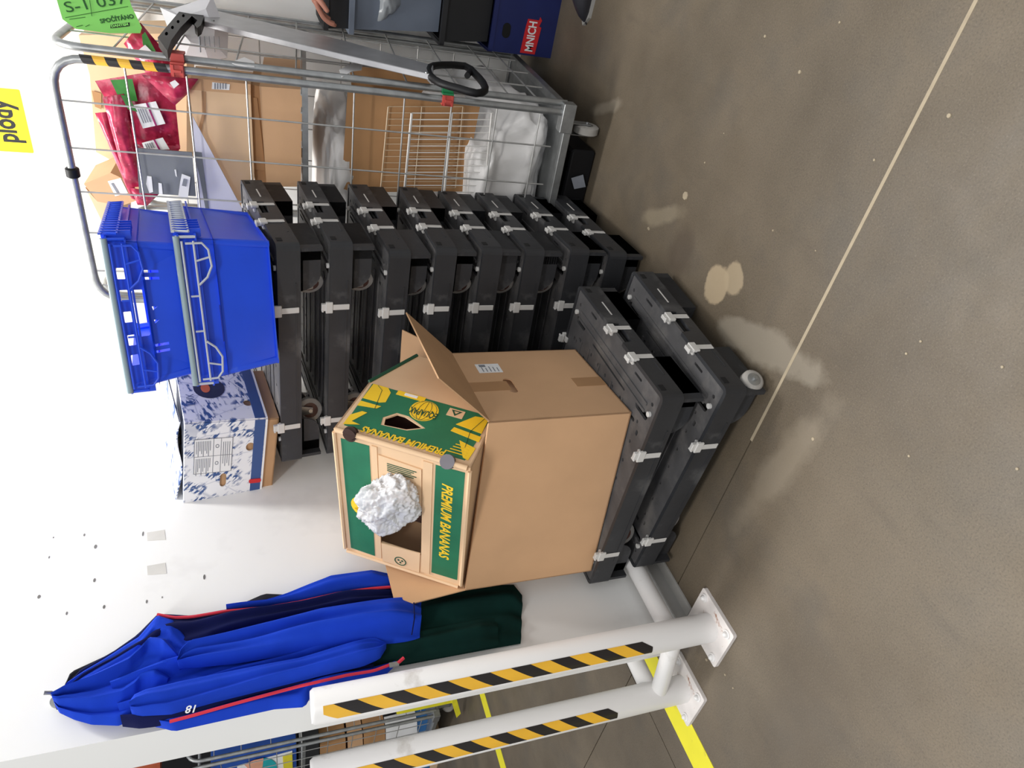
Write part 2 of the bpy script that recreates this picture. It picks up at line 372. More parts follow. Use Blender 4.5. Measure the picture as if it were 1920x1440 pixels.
# ---------------------------------------------------------------- black dollies
DL, DW, DH = .8, .6, .155
def housing(sx, sy):
    """corner block under the deck: straight outer side, quarter-round inner corner"""
    prof = [(0, .088), (0, .022), (.095, .022)]+[(.095+.055*math.sin(a), .022+.066*(1-math.cos(a))) for a in [PI/2*k/5 for k in range(1, 6)]]
    b = MB(); Y0, Y1 = .028, .20
    def mp(u, v, d): return ((DL/2-.012-u)*sx, (DW/2-d)*sy, v)
    # outer faces follow the long side (set in) and the short side (flush)
    b.plate(prof, [], Y0, Y0+.004, mp)
    n = len(prof)
    b.plate([(0, .088), (0, .022), (.05, .022), (.05, .088)], [], Y0, Y1, mp)
    b.plate([(.05, .088), (.05, .075), (.15, .075), (.15, .088)], [], Y0, Y1, mp)
    b.plate([(0.0, .088), (0.0, .022), (.012, .022), (.012, .088)], [], 0.004, Y1, mp)
    b.plate(prof, [], Y1-.006, Y1, mp)
    return b
def make_dolly():
    t = thing('dolly', 'x', 'dolly')
    hx, hy = DL/2, DW/2
    # deck with holes and slots
    holes = []
    for sx in (-1, 1):
        for sy in (-1, 1):
            holes += [slot(sx*(hx-.105), sy*(hy-.075), .011, .036), slot(sx*(hx-.055), sy*(hy-.040), .006, .006), slot(sx*(hx-.155), sy*(hy-.105), .006, .016), slot(sx*(hx-.175), sy*(hy-.06), .009, .006), slot(sx*(hx-.035), sy*(hy-.14), .004, .022)]
    for k in range(-3, 4): holes += [ell(k*.075, hy-.075, .006, .005, 8), ell(k*.075+.03, -hy+.075, .006, .005, 8), ell(k*.07, hy-.15, .006, .005, 8)]
    for k in (-2, -1, 0, 1, 2): holes += [slot(hx-.15, k*.055, .006, .005), slot(-hx+.15, k*.055, .006, .005), slot(hx-.075, k*.06+.02, .0045, .0045)]
    holes += [slot(0, 0, .17, .0035), slot(0, .08, .17, .0035), slot(0, -.08, .17, .0035), slot(hx-.115, .0, .0035, .12), slot(-hx+.115, 0, .0035, .12)]
    d = MB().plate(rrect(-hx+.004, hx-.004, -hy+.004, hy-.004, .02), holes, DH-.012, DH-.003, lambda u, v, q: (u, v, q)).build('deck', deck_pl, t)
    MB().plate(rrect(-hx+.012, hx-.012, -hy+.012, hy-.012, .02), [], DH-.03, DH-.022, lambda u, v, q: (u, v, q)).build('deck_underside', void, t)
    r = MB()
    for y in (-.045, .045, -.125, .125, -.185, .185): r.box(-.26, .26, y-.003, y+.003, DH-.004, DH+.0)
    for x in (-.33, .33, -.305, .305): r.box(x-.004, x+.004, -.24, .24, DH-.004, DH+.001)
    r.build('deck_rib', deck_pl, t)
    # skirt: long sides and short sides, the short sides with a grip slot
    zb = .088
    s = MB()
    for sy in (-1, 1):
        s.plate([(-hx+.02, zb), (hx-.02, zb), (hx-.02, DH), (-hx+.02, DH)], [], hy-.012, hy, lambda u, v, d, sy=sy: (u, d*sy, v))
        s.plate([(-hx+.12, zb+.012), (hx-.12, zb+.012), (hx-.12, zb+.016), (-hx+.12, zb+.016)], [], hy, hy+.0015, lambda u, v, d, sy=sy: (u, d*sy, v))
    for sx in (-1, 1):
        f = lambda u, v, d, sx=sx: (d*sx, u, v)
        s.plate([(-hy+.02, zb), (hy-.02, zb), (hy-.02, DH), (.065, DH), (.06, DH-.034), (-.035, DH-.034), (-.04, DH), (-hy+.02, DH)], [], hx-.012, hx, f)
        s.plate([(-.035, zb), (.06, zb), (.06, DH-.004), (-.035, DH-.004)], [], hx-.035, hx-.028, f)
        s.plate([(-hy+.10, zb+.012), (-.08, zb+.012), (-.08, zb+.015), (-hy+.10, zb+.015)], [], hx, hx+.0015, f)
    for sx in (-1, 1):
        for sy in (-1, 1):
            arc = [(math.cos(a), math.sin(a)) for a in [PI/2*k/4 for k in range(5)]]
            out = [((hx-.02+.02*c)*sx, (hy-.02+.02*q)*sy) for c, q in arc]; inn = [((hx-.02+.008*c)*sx, (hy-.02+.008*q)*sy) for c, q in arc]
            s.plate(out+inn[::-1], [], zb, DH, lambda u, v, d: (u, v, d))
    s.build('skirt', black_pl, t)
    m = MB()                                                  # light printed stroke and square lock hole at the ends
    for sx in (-1, 1):
        m.box(*sorted((sx*hx, sx*(hx+.001))), hy-.19, hy-.115, DH-.035, DH-.031)
    separate(m.build('index_mark', clip_m, t))
    m = MB()
    for sx in (-1, 1):
        for sy in (-1, 1): m.box(*sorted((sx*hx, sx*(hx+.0012))), *sorted((sy*(hy-.055), sy*(hy-.032))), DH-.024, DH-.008)
    separate(m.build('lock_hole', void, t))
    for sx in (-1, 1):
        for sy in (-1, 1):
            housing(sx, sy).build('caster_housing', black_pl, t)
            w = MB(); cx, cy = sx*(hx-.155), sy*(hy-.085); ax = Vector((.35*sx, 1, 0)).normalized()
            w.tube([Vector((cx, cy, .044))+ax*k for k in (-.016, -.012, .012, .016)], [.036, .042, .042, .036], 22)
            wo = w.build('wheel', rubber, t, smooth=True)
            h = MB().tube([Vector((cx, cy, .044))+ax*k for k in (-.0175, -.0165, .0165, .0175)], [.021, .027, .027, .021], 18).build('hub', hub_m, wo, smooth=True)
            f = MB()
            for q in (-1, 1):
                c = Vector((cx, cy, 0))+ax*q*.021; px = Vector((1, 0, 0))
                f.add([tuple(c+Vector((dx, dy*.3, z))) for dy in (-.004, .004) for dx, z in ((-.012, .036), (.012, .036), (.026, .088), (-.018, .088))], [(0, 1, 2, 3), (7, 6, 5, 4), (0, 4, 5, 1), (1, 5, 6, 2), (2, 6, 7, 3), (3, 7, 4, 0)])
            f.cyl((cx, cy, .044), ax, .007, .052, 8)
            f.build('caster_fork', steel, t)
    # clips: a strap on the skirt, a cross bar on the deck edge and a hooked nib
    cl = MB()
    cl.box(-.0095, .0095, -.003, 0, DH-.062, DH-.002); cl.box(-.019, .019, -.005, .004, DH-.010, DH+.012); cl.box(-.012, .012, -.002, .010, DH+.006, DH+.024)
    cl.box(-.009, .009, .004, .022, DH-.004, DH+.004); cl.box(-.015, -.009, -.004, .012, DH+.018, DH+.024)
    me = None
    for x, y, a in ((-.395+.585, -hy, 0), (-.245, -hy, 0), (hx, -hy+.187, PI/2), (hx, -hy+.335, PI/2), (.19, hy, PI), (-.245, hy, PI), (-hx, -.06, -PI/2), (-hx, .09, -PI/2)):
        if me is None:
            c = cl.build('clip', clip_m, t, bevel=.0015); me = c.data
        else:
            c = bpy.data.objects.new('clip', me); COL.objects.link(c); c.parent = t
            md = c.modifiers.new('bevel', 'BEVEL'); md.width = .0015; md.limit_method = 'ANGLE'
        c.location = (x, y, 0); c.rotation_euler = (0, 0, a)
    kn = MB()
    for sx in (-1, 1):
        for sy in (-1, 1): kn.plate(ell(sx*(hx-.085), sy*(hy-.035), .008, .008, 12), [], DH-.003, DH+.004, lambda u, v, q: (u, v, q))
    separate(kn.build('rivet', clip_m, t))
    return t
def dolly_matrix(nx, ny, ztop, yaw, tilt=0.):
    Rm = RZ(yaw) @ RX(tilt); c = Vector((nx, ny, ztop))+Rm @ Vector((-DL/2, DW/2, -DH))
    return Matrix.Translation(c) @ Rm.to_4x4()
proto = make_dolly()
ordn = ['topmost', 'second from the top', 'third from the top', 'fourth from the top', 'fourth from the bottom', 'third from the bottom', 'second from the bottom', 'bottom']
tall = [(-.932, 1.865, 1.245, .155, .074), (-.938, 1.897, 1.092, .092, .076), (-.957, 1.886, .916, .089, .038), (-.945, 1.893, .769, .018, .062),
        (-.941, 1.896, .616, .014, .083), (-.941, 1.896, .468, .009, .080), (-.936, 1.899, .302, .012, .086), (-.945, 1.893, .1575, 0, .058)]
for i, (x, y, z, ti, yw) in enumerate(tall):
    lab = 'black dolly with grey clips, %s of the tall stack' % ordn[i]
    if i == 0:
        proto.matrix_world = dolly_matrix(x, y, z, yw, ti); proto['label'] = lab; proto['group'] = 'black dollies in the tall stack'
    else: dup(proto, lab, dolly_matrix(x, y, z, yw, ti), 'black dollies in the tall stack')
dup(proto, 'black dolly directly under the plain brown carton, upper of the front pair', dolly_matrix(-1.003, 1.180, .311, -.003), 'black dollies in the front pair')
low = dup(proto, 'black dolly on the floor, lower of the front pair, one caster sticking out', dolly_matrix(-.957, 1.138, .1555, -.06), 'black dollies in the front pair')
bpy.context.view_layer.update()
wc = low.matrix_world.inverted() @ onz(1408, 716, .046); ax = Vector((.8, -.35, .1)).normalized()
w = MB().tube([wc+ax*k for k in (-.017, -.012, .012, .017)], [.025, .031, .031, .025], 22).build('wheel', rubber, low, smooth=True, label='caster wheel sticking out at the damaged corner')
MB().tube([wc+ax*k for k in (-.0185, -.0175, .0175, .0185)], [.014, .019, .019, .014], 16).build('hub', steel, w, smooth=True)
b = MB(); b.cyl(wc, ax, .006, .056, 8); b.box(wc.x-.05, wc.x+.004, wc.y-.004, wc.y+.03, wc.z+.036, wc.z+.042); b.build('caster_fork', steel, low)

Rm = RZ(.074) @ RX(.155)

# ---------------------------------------------------------------- plain brown carton on the front dollies
yawc = .141; CL, CW, Hc = .612, .404, .431
ct = thing('cardboard_carton', 'large plain brown carton with open flaps standing on the front black dollies', 'box', (-1.141, 1.288, .3125), RZ(yawc))
th = .004
def sidep(b, outer, holes, mp): return b.plate(outer, holes, 0, th, mp)
b = MB(); b.plate(rect(-CL, 0, 0, Hc), [], 0, th, lambda u, v, d: (u, d, v)); b.plate(rect(-CL, 0, 0, Hc), [], CW-th, CW, lambda u, v, d: (u, d, v))
b.plate(rect(0, CW, 0, Hc), [], -CL, -CL+th, lambda u, v, d: (d, u, v)); b.plate(rect(-CL, 0, 0, CW), [], 0, th, lambda u, v, d: (u, v, d))
b.plate(rect(0, CW, 0, Hc), [slot(CW*.46, Hc*.71, .042, .014)], -th, 0, lambda u, v, d: (d, u, v))
b.build('body', card, ct)
def flap(name, p0, p1, vec, label=None):
    p0, p1, vec = Vector(p0), Vector(p1), Vector(vec); nn = (p1-p0).cross(vec).normalized()*th
    vs = [p0, p1, p1+vec, p0+vec]; vs += [v+nn for v in vs]
    b = MB(); b.add([tuple(v) for v in vs], [(0, 1, 2, 3), (7, 6, 5, 4), (0, 4, 5, 1), (1, 5, 6, 2), (2, 6, 7, 3), (3, 7, 4, 0)])
    return b.build(name, card_in if 'right' in (label or '') else card, ct, label=label)
flap('flap', (0, 0, Hc), (0, CW, Hc), (.137, 0, .15), 'right-hand flap folded outwards')
flap('flap', (-CL, 0, Hc), (-CL, CW, Hc), (-.03, 0, .212), 'left-hand flap standing up')
flap('flap', (-CL, CW, Hc), (0, CW, Hc), (0, .177, .115), 'back flap standing up')
flap('flap', (-CL+.01, .004, Hc), (-.01, .004, Hc), (0, .01, -.19), 'front flap folded inside')
# tape strip over the right face and printed label
b = MB(); b.box(0, .0006, CW*.46-.026, CW*.46+.026, .0, .1); b.box(0, .0006, CW*.46-.026, CW*.46+.026, Hc-.12, Hc-.002); separate(b.build('tape', tape_tan, ct))
lb = MB().box(0, .001, CW*.66, CW*.66+.055, Hc*.70, Hc*.70+.075).build('address_label', paper, ct)
b = MB()
for k in range(5): b.box(.001, .0014, CW*.66+.006, CW*.66+.03+.004*(k % 3), Hc*.70+.01+k*.012, Hc*.70+.013+k*.012)
b.box(.001, .0014, CW*.66+.036, CW*.66+.05, Hc*.70+.045, Hc*.70+.065); b.build('label_print', ink_g, lb)

# ---------------------------------------------------------------- green banana carton leaning in it
s = 1.055
A = CAMP+(Vector((-1.180, 1.348, 1.136))-CAMP)*s
Rb = RZ(-.093) @ RX(-.597) @ RY(-.117); BA, BB, BC = .498*s, .370*s, .202*s
bt = thing('banana_box', 'green and yellow printed banana box lying tilted in the open brown carton', 'box', A, Rb)
P = lambda a, b_, c: (-a*BA, c*BC, -b_*BB)         # a along the length, b down the lid, c into the depth
def face_lid(u, v, d): return (-u*BA, d, -v*BB)
def face_end(u, v, d): return (-d, u*BC, -v*BB)
t5 = .005
b = MB(); b.plate(rect(0, 1, 0, 1), [rect(.38, .82, .32, .66), ell(0.93, .99-.02, .0, .0, 3)][:1], 0, t5, face_lid); b.build('lid', card_pale, bt)
b = MB(); b.plate([(0.02, 0), (1, 0), (1, 1), (0.02, 1)], [[(.30, .30), (.42, .28), (.55, .34), (.55, .40), (.44, .56), (.33, .46)]], 0, t5, face_end)
b.build('end_panel', card_pale, bt)
b = MB(); b.plate(rect(0.02, 1, 0, 1), [], BA-t5, BA, face_end); b.plate(rect(0, 1, .02, 1), [], 0, t5, lambda u, v, d: (-u*BA, v*BC, -d)); b.plate(rect(0, 1, .02, 1), [], BB-t5, BB, lambda u, v, d: (-u*BA, v*BC, -d))
b.build('side_panels', card_pale, bt)
b = MB(); b.plate(rect(.05, .95, .05, .95), [], 1*BC-.05, BC-.045, face_lid); b.build('inner_board', mat('brown_liner', (92, 66, 58), .9), bt)
# folded bands along the lid hole, with curled rims
b = MB()
b.plate([(.09, .335), (.105, .655), (.40, .66), (.37, .33)], [], -.004, -.0005, face_lid); b.plate([(.82, .33), (.80, .655), (.985, .65), (.985, .335)], [], -.004, -.0005, face_lid)
separate(b.build('lid_flap', card_pale, bt))
b = MB()
for v0, v1 in ((.285, .325), (.665, .735)): b.plate(rect(.04, .97, v0, v1), [], -.003, -.0003, face_lid)
b.tube([P(.02, .005, -.01), P(.98, .005, -.01)], .006, 6); b.tube([P(.0, .02, -.01), P(.0, .98, -.01)], .008, 8); b.tube([P(1, .02, -.01), P(1, .98, -.01)], .007, 6); b.tube([P(.02, 1, -.01), P(.98, 1, -.01)], .006, 6)
separate(b.build('folded_rim', card_pale, bt, smooth=True))
b = MB()
b.plate([(.055, .05), (.05, .265), (.97, .265), (.965, .055)], [], -.0012, -.0002, face_lid); b.plate([(.045, .755), (.04, .965), (.945, .965), (.95, .75)], [], -.0012, -.0002, face_lid)
separate(b.build('green_band', ban_g, bt))
text('lettering', 'PREMIUM BANANAS', ban_y, bt, face_lid(.16, .81, -.0014), (-1, 0, 0), (0, 0, -1), .043, .0004, shear=.25, bold=.0012, width=.62*BA)
b = MB(); b.plate([(.50, .245), (.54, .19), (.58, .115), (.62, .19), (.64, .245)][::-1], [], -.0022, -.0013, face_lid); b.plate(ell(.55, .175, .075, .085, 18), [], -.0022, -.0013, face_lid); b.build('yellow_emblem', ban_y, bt)
b = MB()
for cu, cv in ((.26, .50), (.93, .49)):
    b = MB(); b.plate(ell(cu, cv, .038, .05, 20), [ell(cu, cv, .032, .042, 20)], -.0052, -.0041, face_lid)
    for k in range(3): b.plate(ell(cu+.013*math.cos(k*2.1), cv+.018*math.sin(k*2.1), .007, .009, 8), [], -.0052, -.0041, face_lid)
    b.build('round_stamp', ban_gd, bt)
b = MB()
for k in range(5): b.plate(rect(.13+k*.013, .135+k*.013, .40, .62-.02*(k % 3)), [], -.0052, -.0041, face_lid)
b.build('stamp_text', ban_gd, bt)
# end panel print
b = MB(); b.plate([(.10, .05), (.10, .94), (.98, .97), (.98, .03)], [[(.28, .28), (.42, .26), (.57, .33), (.57, .42), (.44, .58), (.31, .47)]], .0002, .0011, lambda u, v, d: (d, u*BC, -v*BB)); b.build('green_print', ban_g, bt)
E_ = lambda u, v, d: (d, u*BC, -v*BB)
b = MB(); b.plate(ell(.74, .50, .20, .105, 24), [], .0012, .0019, E_)
b.plate([(.66, .04), (.98, .04), (.98, .16), (.9, .20), (.70, .21), (.66, .17)], [], .0012, .0019, E_)
b.plate([(.50, .04), (.60, .04), (.60, .20), (.54, .18)], [], .0012, .0019, E_); b.plate([(.11, .04), (.30, .04), (.42, .10), (.42, .14), (.2, .08), (.18, .15)], [], .0012, .0019, E_)
b.plate([(.62, .96), (.93, .96), (.90, .86), (.66, .76)], [], .0012, .0019, E_); b.plate([(.46, .97), (.56, .97), (.60, .76), (.52, .75)], [], .0012, .0019, E_)
b.plate([(.11, .96), (.34, .97), (.40, .84), (.13, .92)], [], .0012, .0019, E_); b.plate(rect(.90, .99, .24, .46), [], .0012, .0019, E_)
b.build('yellow_print', ban_y, bt)
b = MB(); b.plate(rect(.78, .93, .66, .78), [], .0012, .0019, E_); b.build('recycling_patch', card_pale, bt)
b = MB(); tri = [(.80, .72), (.905, .68), (.905, .76)]; b.plate(tri, [[(.835, .72), (.89, .70), (.89, .742)]], .002, .0025, E_)
for k in range(-2, 3): b.tube([E_(.74+.19*math.cos(q), .50+.045*k*math.sin(q), .0021) for q in [PI*j/8 for j in range(9)]], .0007, 4)
b.tube([E_(.52, .17, .0021), E_(.9, .13, .0021), E_(.97, .08, .0021)], .0008, 4); b.tube([E_(.3, .9, .0021), E_(.6, .88, .0021), E_(.9, .93, .0021)], .0008, 4)
b.build('thin_outline', ban_gd, bt)
text('lettering', 'PREMIUM BANANAS', ban_y, bt, E_(.17, .80, .0021), (0, 0, 1), (0, -1, 0), .032, .0004, shear=.2, bold=.001, width=.62*BB)
text('lettering', 'EQUAPAK', ban_gd, bt, E_(.745, .61, .0021), (0, 0, 1), (0, -1, 0), .034, .0005, bold=.0008, width=.21*BB)
b = MB()
for k in range(4): b.box(.002, .0024, (.16+.05*k)*BC, (.175+.05*k)*BC, -.93*BB, -(.80+.01*k)*BB)
b.build('small_print', ban_y, bt)
MB().box(.002, .0026, .925*BC, .975*BC, -.40*BB, -.30*BB).build('paper_sticker', paper, bt)
b = MB()                                           # die-cut holes on the lid corners
for v in (.13,): b.plate(ell(0, v, .045, .05, 14), [], -.0095, -.0085, lambda u, v, d: (-u*BA+.0, d, -v*BB)); b.cyl(P(0, v, -.0), (1, -1, 0), .019, .019, 12)
b.build('finger_hole', mat('hole_brown', (60, 40, 34), .9), bt)
b = MB(); b.cyl(P(0, .84, -.0), (1, -1, 0), .020, .020, 14); b.build('finger_hole', mat('hole_grey', (120, 116, 122), .8), bt)
# open flap at the back
Ee, Fe = Vector(P(0, 0, 1)), Vector(P(0, 1, 1))
Mi = (Matrix.Translation(A) @ Rb.to_4x4()).inverted()
r = ray(782, 667); Ew = (Matrix.Translation(A) @ Rb.to_4x4()) @ Ee
best = min((abs((CAMP+r*q/100-Ew).length-.20), q) for q in range(120, 320) if (CAMP+r*q/100).y > Ew.y)[1]/100
Ex = Mi @ (CAMP+r*best); vec = Ex-Ee
nn = vec.cross(Fe-Ee).normalized()*.004
vs = [Ee, Ex, Fe+vec, Fe]; vs += [v+nn for v in vs]
b = MB().add([tuple(v) for v in vs], [(0, 1, 2, 3), (7, 6, 5, 4), (0, 4, 5, 1), (1, 5, 6, 2), (2, 6, 7, 3), (3, 7, 4, 0)]); b.build('back_flap', card_pale, bt)
b = MB().tube([Ee-nn*.3, Ex-nn*.3], .006, 6); b.build('green_edge', ban_gd, bt)
# crumpled plastic in the hole
def blob_mesh(name, m, c, r, amp, fr, seed, parent=None, sub=5, T=None, smooth=True, ridged=True, film=False, boxy=0.):
    bm = bmesh.new(); bmesh.ops.create_icosphere(bm, subdivisions=sub, radius=1)
    for v in bm.verts:
        q = v.co*fr+Vector((seed, seed*1.7, 0)); n1 = noise.noise(q); n2 = abs(noise.noise(q*2.3)); n3 = abs(noise.noise(q*5.1))
        if film: n3 = n3+.6*abs(noise.noise(q*9.7+Vector((n2*3, n1*3, 0))))+.35*abs(noise.noise(q*19+Vector((n1*5, 0, n2*4))))
        k = 1+amp*(n1*1.1-(n2*.9 if ridged else 0)-(n3*.45 if ridged else 0)+.3)
        if boxy: v.co = Vector([math.copysign(abs(c_)**boxy, c_) for c_ in v.co])
        v.co = Vector((v.co.x*r[0]*k, v.co.y*r[1]*k, v.co.z*r[2]*k))
        if T: v.co = T @ v.co
        v.co += Vector(c)
    me = bpy.data.meshes.new(name); bm.to_mesh(me); bm.free(); me.materials.append(m)
    for p in me.polygons: p.use_smooth = smooth
    o = bpy.data.objects.new(name, me); COL.objects.link(o); o.parent = parent; return o
pc = (Matrix.Translation(A) @ Rb.to_4x4()) @ Vector(P(.42, .41, -.045))
o = blob_mesh('plastic_bag', plast_bag, (0, 0, 0), (.125, .062, .085), .30, 1.3, 3.1, sub=6, film=True); o.matrix_world = Matrix.Translation(pc) @ (Rb @ RY(.5)).to_4x4()
tag(o, 'crumpled white plastic bag bulging from the hole of the banana box', 'bag')

# ---------------------------------------------------------------- blue stacking crates
Rc = RZ(.264) @ RX(.107) @ RY(-.044); cc = Vector((-1.161, 2.056, 1.284)); LX, WY = .411, .545
def crate(h, loc, label, top):
    t = thing('stacking_crate', label, 'crate', loc, Rc, 'blue stacking crates')
    body = blue_c if top else blue_c2
    hx, hy, ix = LX/2, WY/2, .022
    def wallf(side):
        def f(u, v, d):          # u -1..1 across, v 0..1 up, d outwards
            k = ix*(1-v)*1.0+ (0 if v > .62 else .008)
            if side == 0: return (u*(hx-k), -(hy-k)-d, v*h)
            if side == 1: return ((hx-k)+d, u*(hy-k), v*h)
            if side == 2: return (-u*(hx-k), (hy-k)+d, v*h)
            return (-(hx-k)-d, -u*(hy-k), v*h)
        return f
    b = MB()
    for sd in range(4):
        f = wallf(sd); holes = []
        if top and sd in (0, 2):
            holes = [rrect(-.36, .29, .64, .79, .03)]+[rrect(x-.075, x+.075, .835, .93, .01) for x in (.6, .32, 0, -.29, -.58)]+[rrect(x-.02, x+.02, .42, .60, .004) for x in (-.62, -.52, .48, .58)]+[[(x-.02, .5), (x+.03, .56), (x-.03, .57)] for x in (-.08, .12)]
            holes = [[(-u, v) for u, v in hh][::-1] for hh in holes]
            if sd == 2: holes = [rrect(-.92, .92, .64, .95, .04) if hh is holes[0] else None for hh in holes][:1]
        elif sd in (0, 2): holes = []
        b.plate(rect(-1, 1, 0, .62), [hh for hh in holes if max(v for u, v in hh) < .62], -.003, 0, f)
        b.plate(rect(-1, 1, .62, 1), [hh for hh in holes if min(v for u, v in hh) > .62], -.003, 0, f)
        b.plate([(-1, .615), (1, .615), (1, .625), (-1, .625)], [], -.003, .008, f)
    b.plate(rect(-hx+ix, hx-ix, -hy+ix, hy-ix), [], 0, .004, lambda u, v, d: (u, v, d))
    b.build('body', body, t)
    # soft vertical ribs and corner posts
    b = MB()
    for sx in (-1, 1):
        for sy in (-1, 1): b.tube([(sx*(hx-ix-.01), sy*(hy-ix-.01), .0), (sx*(hx-.008), sy*(hy-.008), h)], .011, 10)
    separate(b.build('corner_post', body, t, smooth=True))
    # rim lip
    b = MB(); zr = h-.006
    for z, e in ((h, .010), (h-.042, .004 if top else .012)):
        b.plate([(-hx-e, -hy-e), (hx+e, -hy-e), (hx+e, hy+e), (-hx-e, hy+e)], [rect(-hx+.002, hx-.002, -hy+.002, hy-.002)], z-.005, z, lambda u, v, d: (u, v, d))
    # lattice of ribs on the long side next to the corner
    zb = h-.05
    for k in range(5): b.box(hx, hx+.022, -hy+.01+k*.035, -hy+.0135+k*.035, zb-.01, h+.008)
    for k in range(4): b.box(-hx-.02, -hx, -hy+.02+k*.05, -hy+.024+k*.05, zb-.01, h)
    b.build('rim', body if top else body, t)
    lm = blue_c if top else bail_w
    b = MB()                                        # folded arm frame: long rail with hexagon hoops at both ends
    y = -hy-.016
    rail = [(-hx+.006, y, h-.038), (hx-.006, y, h-.038)]
    b.tube(rail, .003, 6); b.tube([(-hx+.006, y, h-.010), (hx-.006, y, h-.010)], .003, 6)
    for sx in (-1, 1):
        b.tube([(sx*(hx-.012), y, h-.018), (sx*(hx-.012), y, h-.058), (sx*(hx-.03), y, h-.072), (sx*(hx-.075), y, h-.076), (sx*(hx-.105), y, h-.062), (sx*(hx-.125), y, h-.040)], .0032, 6)
        b.tube([(sx*(hx-.06), y, h-.038), (sx*(hx-.05), y, h-.074)], .0028, 6)
        b.tube([(sx*(hx+.004), y+.01, h+.004), (sx*(hx+.004), y+.006, h-.045)], .004, 6)
    for x in (-.05, .05): b.tube([(x, y, h-.016), (x, y, h-.036)], .0028, 5)
    b.build('arm_frame', lm, t, smooth=True)
    b = MB(); b.tube([(-hx-.006, -hy-.008, h+.002), (hx+.006, -hy-.008, h+.002)], .0085, 10); b.build('bail_arm', bail_m, t, smooth=True)
    # latticed end rails running back along the side
    b = MB(); x = hx+.018
    for yy0, yy1 in ((-hy-.01, hy-.03),):
        b.box(x-.002, x+.002, yy0, yy1, h+.004, h+.012); b.box(x-.002, x+.002, yy0, yy1, h-.032, h-.027)
        n = 15
        for k in range(n):
            ya = yy0+(yy1-yy0)*k/n; yb = yy0+(yy1-yy0)*(k+1)/n
            b.tube([(x, ya, h-.03), (x, (ya+yb)/2, h+.008), (x, yb, h-.03)], .003, 4)
    b.build('side_lattice', blue_c if top else bail_w, t)
    if not top:
        o = MB().plate(slot(.04, h-.075, .06, .013), [], 0, .002, lambda u, v, d: (-u*1, -hy+.010-d, v)).build('grip_recess', mat('recess_blue', (16, 34, 130), .5), t)
    return t
crate(.232, cc, 'lower blue stacking crate with pale grey arm frame, on the tall dolly stack', False)
crate(.19, cc+Rc @ Vector((0, 0, .207)), 'upper blue stacking crate with window slots and oval hand hole', True)

# ---------------------------------------------------------------- leaf print box
Rw = RZ(.055) @ RX(.142) @ RY(.10); LW, WW, HW = .393, .30, .285
lt = thing('printed_box', 'white fruit box with blue leaf print overhanging the left end of the tall dolly stack', 'box', (-1.546, 1.837, 1.250), Rw)
ff = lambda u, v, d: (-u*LW, -d, v*HW)
fr_ = lambda u, v, d: (d, u*WW, v*HW)
hs = [slot(.52, .66, .045, .075), ell(.20, .40, .040, .055, 14), ell(.78, .44, .040, .055, 14)]
b = MB(); b.plate(rect(0, 1, .13, 1), [slot(.62, .58, .075, .035), ell(.28, .30, .045, .05, 14), ell(.86, .34, .045, .045, 14)], 0, .004, ff)
b.plate(rect(0, 1, .13, 1), [ell(.3, .3, .06, .05, 14)], 0, .004, fr_); b.plate(rect(0, 1, .13, 1), [], -LW, -LW+.004, fr_); b.plate(rect(0, 1, .13, 1), [], -WW, -WW+.004, ff)
b.plate([(0, 0), (1, 0), (1, 1), (0, 1)], [rect(.25, .75, .3, .7)], HW-.004, HW, lambda u, v, d: (-u*LW, v*WW, d))
b.build('outer_sleeve', leaf_m, lt)
b = MB(); b.plate(rect(.01, .99, 0, .95), [], -.008, -.003, ff); b.plate(rect(.01, .99, 0, .95), [], -.008, -.003, fr_); b.plate(rect(.01, .99, 0, .95), [], -LW+.004, -LW+.008, fr_); b.plate(rect(.01, .99, 0, .95), [], -WW+.004, -WW+.008, ff)
b.plate(rect(.01, .99, .01, .99), [], 0, .004, lambda u, v, d: (-u*LW, v*WW, d)); b.build('inner_tray', card_in, lt)
b = MB(); b.plate(rect(0, 1, .155, .27), [], .0042, .005, ff); b.plate(rect(0, 1, .155, .27), [], .0042, .005, fr_); b.build('blue_band', blue_band, lt)
b = MB(); b.plate(rect(0, 1, .13, .152), [], .0042, .005, ff); b.plate(rect(0, 1, .13, .152), [], .0042, .005, fr_); b.build('white_edge', paper, lt)
pp = MB().plate(rect(.16, .52, .50, .90), [], .0046, .0052, ff).build('info_panel', paper, lt)
b = MB()
for v in (.50, .62, .70, .90): b.plate(rect(.16, .52, v-.003, v+.003), [], .0054, .0058, ff)
for u in (.16, .34, .52): b.plate(rect(u-.002, u+.002, .5, .9), [], .0054, .0058, ff)
for k in range(9): b.plate(rect(.36, .36+.1+.04*(k % 3), .73+k*.018, .737+k*.018), [], .0054, .0058, ff); b.plate(rect(.18, .18+.1+.03*((k*2) % 3), .73+k*.018, .737+k*.018), [], .0054, .0058, ff)
for k in range(4): b.plate(rect(.2, .46-.03*(k % 2), .525+k*.022, .532+k*.022), [], .0054, .0058, ff)
for u in (.24, .42): b.plate(ell(u, .66, .02, .02, 10), [ell(u, .66, .013, .013, 10)], .0054, .0058, ff)
b.build('panel_print', ink_g, pp)
b = MB(); b.plate(rrect(.86, .98, .72, .92, .02), [rrect(.87, .97, .735, .905, .02)], .0046, .0052, ff); b.build('small_frame', ink_g, lt)
MB().plate(slot(.66, .22, .022, .07), [], .0052, .0075, ff).build('red_tab', logo_red, lt)
b = MB(); b.plate(ell(.62, .68, .2, .17, 24), [], .0044, .005, fr_); b.build('round_logo', mat('dark_navy_print', (30, 40, 72), .6), lt)
b = MB(); b.plate(ell(.62, .72, .09, .05, 16), [], .0052, .0057, fr_); b.build('logo_centre', orange_m, lt)
text('lettering', 'LUX', blue_band, lt, fr_(.30, .86, .0052), (0, 1, 0), (0, 0, 1), .034, .0004)
